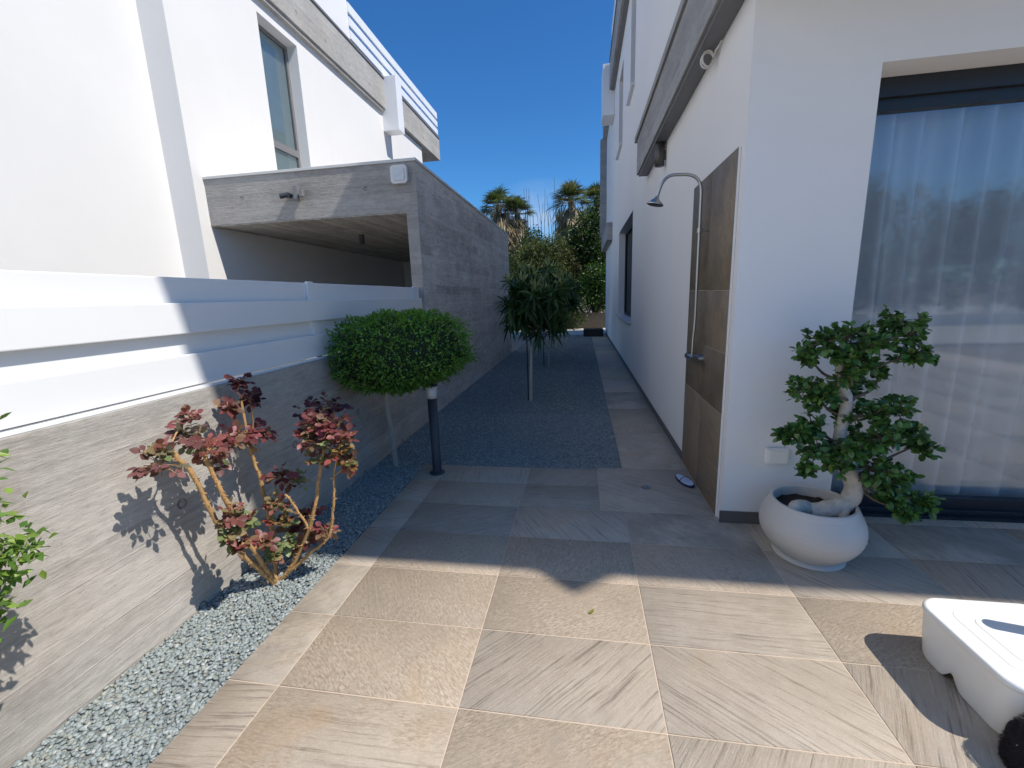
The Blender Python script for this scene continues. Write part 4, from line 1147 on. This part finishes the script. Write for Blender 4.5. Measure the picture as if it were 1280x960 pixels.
b.build('stem', M['pale_bark'], ls)
lv.build('foliage', M['leaf'], ls)

# ------------------------------------------------------------------ young drooping trees along the gravel
def drooping_tree(x, y, h0, h1, rad, seed, label, lean=0.0):
    rng = np.random.default_rng(seed)
    t = thing('young_tree', (x, y, 0), label, 'young tree', 'young long leaved trees in the gravel bed')
    b = MB(); s_ = smooth_path([(x, y, -0.02), (x + lean * 0.3, y, h0), (x + lean, y, (h0 + h1) / 2), (x + lean, y, h1 - 0.3)], 5)
    b.tube(s_, lerp_rads([0.026, 0.022, 0.016, 0.008], len(s_)), 10)
    lv = Leaves(); c_ = np.array([x + lean, y, (h0 + h1) / 2 + 0.05])
    nb = 95
    for k in range(nb):
        dv = unit(rng.normal(size=(1, 3)) + np.array([[0, 0, 0.15]]))[0]
        e = c_ + dv * np.array([rad, rad, (h1 - h0) / 2]) * rng.uniform(0.30, 1.0)
        a = np.array([x + lean, y, max(h0 + 0.05, min(h1 - 0.3, e[2] - 0.25))])
        b.tube(smooth_path([tuple(a), tuple((a + e) / 2 + np.array([0, 0, 0.03])), tuple(e)], 3), lerp_rads([0.009, 0.004], 7), 5, False)
        m_ = 22
        out = unit(rng.normal(size=(m_, 3)) + dv[None] * 0.6 + np.array([[0, 0, -0.25]]))
        base = np.repeat(e[None], m_, 0) - dv[None] * rng.uniform(0, 0.16, (m_, 1))
        lv.add(base, out, unit(rng.normal(size=(m_, 3)) * 0.4 + np.array([[0, 0, 1.0]])), rng.uniform(0.18, 0.29, m_), rng.uniform(0.034, 0.054, m_), np.array([[0.042, 0.088, 0.028]]) * rng.uniform(0.6, 1.5, (m_, 1)), 0.32, 0.2, (0.35, 0.7, 0.75))
        if dv[2] > 0.35 and rng.random() < 0.95:   # pale upright new flush
            m_ = 12
            out = unit(rng.normal(size=(m_, 3)) * 0.35 + np.array([[0, 0, 1.0]]))
            lv.add(np.repeat(e[None], m_, 0) + rng.normal(0, 0.025, (m_, 3)), out, unit(rng.normal(size=(m_, 3))), rng.uniform(0.12, 0.20, m_), rng.uniform(0.020, 0.034, m_), np.array([[0.26, 0.29, 0.14]]) * rng.uniform(0.8, 1.5, (m_, 1)), 0.0, 0.2)
    b.build('trunk', M['young_bark'], t)
    lv.build('foliage', M['leaf'], t)
drooping_tree(-0.87, 7.07, 0.98, 2.20, 0.64, 3, 'nearest young long leaved tree in the gravel bed, pale trunk', 0.14)
drooping_tree(-0.84, 10.74, 0.95, 2.35, 0.75, 4, 'second young long leaved tree from the terrace, beside a dark stake', 0.05)
drooping_tree(-0.90, 14.6, 0.95, 2.5, 0.85, 5, 'third young long leaved tree from the terrace', 0.0)
drooping_tree(-0.90, 18.3, 1.0, 2.7, 0.95, 6, 'farthest young long leaved tree, by the end of the gravel', 0.0)
def stake(x, y, h, mat, label):
    b = MB(); b.tube([(x, y, -0.03), (x + 0.004, y, h * 0.5), (x, y, h)], 0.011, 9)
    b.build('tree_stake', mat, None, label, 'stake', 'stakes beside the young trees', loc=(x, y, 0))
stake(-0.912, 7.10, 1.15, M['dark_stake'], 'thin dark stake tight against the nearest young tree')
stake(-0.955, 10.70, 1.3, M['dark_stake'], 'dark stake beside the second young tree')
stake(-1.02, 14.55, 1.3, M['dark_stake'], 'dark stake beside the third young tree')

# ------------------------------------------------------------------ end of the alley
MB().box(0.06, 0.88, 18.25, 18.95, 0.0, 0.30, 0.02).build('trough_planter', simple('dark_planter', (0.02, 0.02, 0.02), 0.7), None, 'low black trough planter at the far end of the path', 'planter', loc=(0.47, 18.6, 0))
MB().box(-9, 8, 22.9, 23.2, -0.05, 0.78).build('boundary_wall', M['stone_block'], None, 'low brown stone boundary wall behind the far path', 'wall', loc=(0, 23, 0))

def blob_tree(name, label, cat, x, y, z0, parts, n, lsize, cols, group=None, trunk=True, mat='leaf', zb=0.2):
    t = thing(name, (x, y, 0), label, cat, group)
    b = MB()
    lv = Leaves()
    for (px_, py_, pz_, rx, ry, rz_) in parts:
        if trunk:
            b.tube(smooth_path([(x, y, z0), ((x + px_) / 2 + R.uniform(-.2, .2), (y + py_) / 2, (z0 + pz_) / 2), (px_, py_, pz_)], 4), lerp_rads([0.09, 0.05, 0.02], 9), 8, False)
        share = int(n * (rx * ry * rz_) ** (2 / 3) / sum((q[3] * q[4] * q[5]) ** (2 / 3) for q in parts))
        nc = max(8, share // 14)
        d = rdir(nc); C = np.array([[px_, py_, pz_]]) + d * np.array([[rx, ry, rz_]]) * (NR.random((nc, 1)) ** 0.33)
        k = 14
        base = np.repeat(C, k, 0) + NR.normal(0, lsize * 1.1, (nc * k, 3))
        clump = np.repeat(NR.uniform(0.55, 1.35, (nc, 1)), k, 0)
        m_ = nc * k
        pick = NR.integers(0, len(cols), m_)
        cc = np.array(cols)[pick] * clump * NR.uniform(0.7, 1.3, (m_, 1))
        lv.add(base, rdir(m_, zb), unit(rdir(m_) + np.array([[0, 0, 0.6]])), NR.uniform(0.7, 1.3, m_) * lsize, NR.uniform(0.4, 0.7, m_) * lsize, cc, 0.2, 0.15)
    if trunk: b.build('trunk', M['bark'], t)
    lv.build('crown', M[mat], t)
    return t
DG = [(0.03, 0.058, 0.018), (0.045, 0.08, 0.024), (0.07, 0.11, 0.032)]
OG = [(0.075, 0.105, 0.034), (0.12, 0.14, 0.042), (0.04, 0.062, 0.02), (0.16, 0.15, 0.065)]
BG = [(0.06, 0.13, 0.024), (0.11, 0.21, 0.04), (0.03, 0.065, 0.015), (0.025, 0.05, 0.014)]
blob_tree('citrus_tree', 'bright green citrus tree behind the planter at the house corner', 'tree', 0.75, 23.6, 0.0, [(0.7, 23.5, 2.0, 0.85, 0.6, 1.3), (0.15, 23.6, 1.8, 0.6, 0.5, 1.1), (1.3, 23.5, 2.1, 0.8, 0.6, 1.3)], 8500, 0.11, BG)
blob_tree('dark_tree', 'dense dark evergreen tree rising beside the far house corner', 'tree', 0.9, 26.5, 0.0, [(0.9, 26.5, 4.6, 1.5, 1.2, 2.4), (0.1, 26.8, 4.4, 1.1, 1.0, 1.9), (1.7, 26.6, 5.4, 1.2, 1.0, 2.0), (-0.6, 26.4, 3.9, 0.9, 0.8, 1.6), (0.4, 26.4, 3.0, 1.3, 0.8, 1.6)], 16000, 0.15, DG + [(0.07, 0.12, 0.03)])
blob_tree('olive_shrub', 'yellowish green loose shrub behind the nearest young tree', 'shrub', -2.4, 25.0, 0.0, [(-2.4, 25.0, 3.4, 1.1, 0.9, 1.5), (-1.4, 25.2, 3.8, 0.9, 0.8, 1.4), (-3.2, 25.1, 2.8, 1.0, 0.8, 1.5), (-2.9, 25.6, 4.0, 0.8, 0.6, 0.9)], 13000, 0.11, OG)
blob_tree('conifer_shrub', 'dark green rounded tree in front of the tall palms', 'tree', -4.1, 27.5, 0.0, [(-4.2, 27.5, 3.0, 1.2, 1.0, 1.9), (-3.0, 27.6, 4.3, 0.8, 0.8, 1.6), (-5.0, 27.5, 3.0, 1.0, 0.9, 1.7), (-2.6, 27.7, 3.9, 0.9, 0.8, 1.5)], 14000, 0.14, DG + OG[:1])
blob_tree('brown_shrub', 'twiggy brownish shrub with sparse leaves between the two dark trees', 'shrub', -0.9, 25.4, 0.0, [(-0.9, 25.4, 3.2, 0.8, 0.7, 1.1), (-0.4, 25.5, 2.5, 0.8, 0.7, 1.0), (-1.3, 25.6, 2.2, 0.8, 0.7, 1.0)], 3600, 0.11, [(0.07, 0.055, 0.03), (0.06, 0.07, 0.025), (0.05, 0.045, 0.025)])
blob_tree('low_hedge', 'dark low hedge in front of the boundary wall under the trees', 'hedge', -2.2, 22.3, 0.0, [(-4.5, 22.3, 1.1, 1.2, 0.4, 1.1), (-2.8, 22.3, 1.1, 1.2, 0.4, 1.1), (-1.3, 22.3, 1.0, 1.0, 0.4, 1.0), (-0.3, 22.4, 0.9, 0.5, 0.35, 0.85)], 8000, 0.10, DG + OG[:1])
blob_tree('broad_tree', 'dark leafy tree filling the gap behind the other trees', 'tree', -1.5, 31.5, 0.0, [(-4.9, 31.8, 3.6, 1.9, 1.2, 3.2), (-2.0, 31.8, 2.9, 2.0, 1.2, 2.8), (0.4, 31.8, 3.8, 1.6, 1.2, 3.4), (2.0, 31.8, 4.0, 1.6, 1.2, 3.4)], 15000, 0.20, DG)

def fan_palm(x, y, h, label, seed, rad=1.25, skirt=1.9, dead=1.0):
    rng = np.random.default_rng(seed)
    t = thing('fan_palm', (x, y, 0), label, 'palm tree', 'tall fan palms with dead frond skirts')
    MB().tube(smooth_path([(x, y, -0.05), (x + 0.1, y, h * 0.5), (x, y, h)], 5), lerp_rads([0.26, 0.2, 0.19], 11), 12).build('trunk', M['bark'], t)
    def fans(n, elev, plen, blade, colset, droop, nm):
        lv = Leaves(); b = MB()
        for _ in range(n):
            az = rng.uniform(0, 2 * PI); el = rng.uniform(*elev)
            d = np.array([math.cos(az) * math.cos(el), math.sin(az) * math.cos(el), math.sin(el)])
            z = h - rng.uniform(0, 0.25) if nm == 'crown' else h - 0.2 - rng.uniform(0, skirt)
            o_ = np.array([x, y, z]); pl = plen * rng.uniform(0.7, 1.15)
            e = o_ + d * pl
            b.tube([tuple(o_), tuple((o_ + e) / 2 + np.array([0, 0, 0.04])), tuple(e)], 0.014, 5, False)
            side = np.cross(d, [0, 0, 1.0]); side /= np.linalg.norm(side) + 1e-6
            up = np.cross(side, d)
            m_ = 15
            ang = np.linspace(-1.25, 1.25, m_)
            dirs = d[None] * np.cos(ang)[:, None] + side[None] * np.sin(ang)[:, None] + up[None] * 0.12 + rng.normal(0, 0.06, (m_, 3))
            c_ = np.array(colset[rng.integers(len(colset))]) * rng.uniform(0.6, 1.4)
            lv.add(np.repeat(e[None], m_, 0), dirs, np.repeat(up[None], m_, 0), blade * rng.uniform(0.8, 1.15, m_), 0.055 if nm == 'crown' else 0.085, np.tile(c_, (m_, 1)), droop, 0.25, (0.3, 0.6, 0.8))
        o2 = lv.build(nm, M['leaf'], t)
        b.build('leaf_stalk', M['pale_bark'], o2)
    m_ = 1100
    az = rng.uniform(0, 2 * PI, m_); zz = h - 0.15 - skirt * rng.random(m_) ** 0.8
    rr_ = rng.uniform(0.2, 0.85, m_) * rad * (0.75 + 0.25 * np.sin(zz * 3 + seed))
    base = np.stack([x + rr_ * np.cos(az), y + rr_ * np.sin(az), zz], 1)
    out_ = np.stack([np.cos(az), np.sin(az), np.zeros(m_)], 1)
    pal = np.array([(0.46, 0.38, 0.26), (0.36, 0.29, 0.19), (0.54, 0.46, 0.33), (0.26, 0.20, 0.13)])[rng.integers(0, 4, m_)] * rng.uniform(0.7, 1.25, (m_, 1))
    sk = Leaves(); sk.add(base, out_ * 0.25 + np.array([[0, 0, -1.0]]) + rng.normal(0, 0.16, (m_, 3)), out_ + rng.normal(0, 0.3, (m_, 3)), rng.uniform(0.6, 1.15, m_), rng.uniform(0.06, 0.13, m_), pal, 0.0, 0.2)
    sk.build('dead_skirt', M['leaf'], t)
    fans(46, (-0.30, 1.55), 0.55 * rad, 0.72 * rad, [(0.075, 0.105, 0.04), (0.115, 0.14, 0.06), (0.05, 0.075, 0.03), (0.20, 0.18, 0.10)], 0.32, 'crown')
    fans(int(75 * dead), (-1.45, -0.45), 0.42 * rad, 0.62 * rad, [(0.42, 0.34, 0.22), (0.33, 0.26, 0.165), (0.50, 0.42, 0.29), (0.22, 0.165, 0.10)], 0.55, 'dead_fronds')
fan_palm(-5.5, 30.0, 7.75, 'leftmost tall fan palm above the carport wall', 21, 1.3, 3.4, 1.6)
fan_palm(-4.35, 30.6, 7.35, 'shaggy fan palm with a thick dead skirt, second from the left', 22, 1.15, 4.2, 2.2)
fan_palm(-0.7, 30.0, 7.75, 'fan palm standing alone in the sky between the trees', 23, 1.35, 3.0, 1.6)
fan_palm(0.95, 31.0, 7.9, 'fan palm half hidden by the house corner', 24, 1.15, 2.8, 1.6)

bt = thing('bare_tree', (-2.3, 28.5, 0), 'leafless shrub of thin upright shoots against the sky', 'bare tree')
b = MB(); 
for k in range(46):
    x = -2.6 + R.uniform(-2.2, 2.2); z = R.uniform(6.8, 9.2) - abs(x + 2.4) * 0.3
    s_ = smooth_path([(-2.4 + (x + 2.6) * 0.25, 28.5 + R.uniform(-.3, .3), 0.0), (x + R.uniform(-.15, .15), 28.5 + R.uniform(-.4, .4), 3.6), (x + R.uniform(-.15, .15), 28.5, 5.6), (x + R.uniform(-.25, .25), 28.5, z)], 4)
    b.tube(s_, lerp_rads([0.04, 0.026, 0.016, 0.009], len(s_)), 5, False)
    if k < 16:
        p = s_[-4]
        b.tube([p, p + Vector((R.uniform(-.35, .35), 0, R.uniform(0.5, 0.9)))], [0.009, 0.005], 5, False)
b.build('branch', M['dark_stake'], bt)

# ------------------------------------------------------------------ what the patio glass mirrors: the garden behind the viewer
for (x, y, h, lab) in [(9.5, -15, 5.0, 'dark boundary tree behind the terrace, nearest the patio door'), (14.0, -16, 6.6, 'tall dark boundary tree in the middle of the row behind the terrace'), (19.0, -15, 5.4, 'rounded dark boundary tree behind the terrace, next to the tallest'), (24.0, -16, 6.0, 'broad dark boundary tree toward the far end of the terrace'), (29.5, -15, 5.6, 'dark boundary tree at the far end of the terrace row')]:
    blob_tree('boundary_tree', lab, 'tree', x, y, 0.0, [(x, y, h * 0.5, 2.8, 1.4, h * 0.42), (x + 1.9, y, h * 0.42, 2.2, 1.3, h * 0.40), (x - 1.8, y, h * 0.72, 1.7, 1.2, h * 0.30)], 9000, 0.19, DG, 'boundary trees behind the terrace')
MB().box(4.0, 40.0, -13.2, -13.0, -0.05, 0.45).build('terrace_wall', M['white_wall2'], None, 'low white wall closing the terrace in front of the boundary trees', 'wall', loc=(20, -13.1, 0))
tb = thing('patio_table', (4.6, -1.6, 0), 'low dark garden table with crossed legs on the terrace', 'table')
MB().box(3.9, 5.3, -2.1, -1.2, 0.70, 0.735, 0.006).build('table_top', M['anth'], tb)
for yv in (-2.0, -1.3):
    for s_ in (-1, 1):
        MB().tube([(4.6 + 0.5 * s_, yv, 0.0), (4.6 - 0.5 * s_, yv + 0.03 * s_, 0.70)], 0.02, 8).build('leg', M['anth'], tb)
lf = Leaves(); lf.add(np.array([[0.03, 2.10, 0.004], [0.045, 2.105, 0.004]]), np.array([[1, 0.4, 0.1], [0.6, 1, 0.1]]), np.array([[0, 0, 1.0], [0, 0.1, 1.0]]), 0.035, 0.02, [(0.24, 0.26, 0.05)], 0.0)
o = lf.build('fallen_leaf', M['leaf'], None, loc=(0.03, 2.1, 0)); tag(o, 'tiny yellow green fallen leaf on the sunlit paving', 'leaf')

# ------------------------------------------------------------------ light, sky, camera
sv = Vector((0.75, -0.18, 1.0)).normalized()
elev = math.asin(sv.z); az = math.atan2(sv.x, sv.y)
wd = bpy.data.worlds.new('World'); scene.world = wd; wd.use_nodes = True
nt = wd.node_tree
for n_ in list(nt.nodes): nt.nodes.remove(n_)
g = G(nt)
out = nt.nodes.new('ShaderNodeOutputWorld'); bg = nt.nodes.new('ShaderNodeBackground')
sky = nt.nodes.new('ShaderNodeTexSky'); sky.sky_type = 'NISHITA'; sky.sun_disc = False
sky.sun_elevation = elev; sky.sun_rotation = az; sky.altitude = 0; sky.air_density = 1.0; sky.dust_density = 0.3; sky.ozone_density = 2.5
hsv = nt.nodes.new('ShaderNodeHueSaturation'); hsv.inputs['Saturation'].default_value = 1.18; hsv.inputs['Value'].default_value = 1.0
nt.links.new(sky.outputs[0], hsv.inputs['Color'])
tc = nt.nodes.new('ShaderNodeTexCoord')
vec = tc.outputs['Generated']
q = g.xyz(vec)
cl = g.noise(g.vmath('MULTIPLY', vec, (5.0, 5.0, 9.0)), 1.0, 6, 0.55)
dcl = g.vmath('LENGTH', g.vmath('MULTIPLY', g.vmath('SUBTRACT', vec, tuple(Vector((-0.085, 0.975, 0.165)).normalized())), (1.0, 1.0, 1.6)))
mask = g.math('MULTIPLY', g.range(dcl, 0.02, 0.13, 1.0, 0.0), g.range(cl, 0.40, 0.62))
skyb = g.mix(1.0, hsv.outputs[0], (0.56, 1.05, 1.42), 'MULTIPLY')
skyc = g.mix(g.math('MULTIPLY', mask, 0.55), skyb, (7.0, 7.6, 8.6))
nt.links.new(skyc, bg.inputs['Color'])
bg.inputs['Strength'].default_value = 0.105
nt.links.new(bg.outputs[0], out.inputs[0])

sun = bpy.data.lights.new('sun', 'SUN'); sun.energy = 5.0; sun.angle = math.radians(0.53); sun.color = (1.0, 0.94, 0.85)
so_ = bpy.data.objects.new('sun', sun); COL.objects.link(so_)
so_.rotation_euler = (-sv).to_track_quat('-Z', 'Y').to_euler(); so_.location = (6, -3, 12)

cam = bpy.data.cameras.new('camera'); cam.sensor_width = 36.0; cam.sensor_fit = 'HORIZONTAL'; cam.lens = 534.64 / 1280 * 36.0
cam.clip_start = 0.05; cam.clip_end = 2000
co = bpy.data.objects.new('camera', cam); COL.objects.link(co)
A = [[0.9868159753732473, 0.1581181344528317, -0.03453818619011077], [-0.0019274199003615627, -0.2019047572132376, -0.9794032642722768], [-0.16183484112104607, 0.9665573571039744, -0.19893807988292736]]
m4 = Matrix(((A[0][0], -A[1][0], -A[2][0], 0.0), (A[0][1], -A[1][1], -A[2][1], 0.0), (A[0][2], -A[1][2], -A[2][2], 1.7347), (0, 0, 0, 1)))
co.matrix_world = m4
scene.camera = co
scene.view_settings.view_transform = 'Standard'; scene.view_settings.look = 'None'; scene.view_settings.exposure = 0.0; scene.view_settings.gamma = 1.0
scene.cycles.use_denoising = True
scene.cycles.max_bounces = 8; scene.cycles.transparent_max_bounces = 12
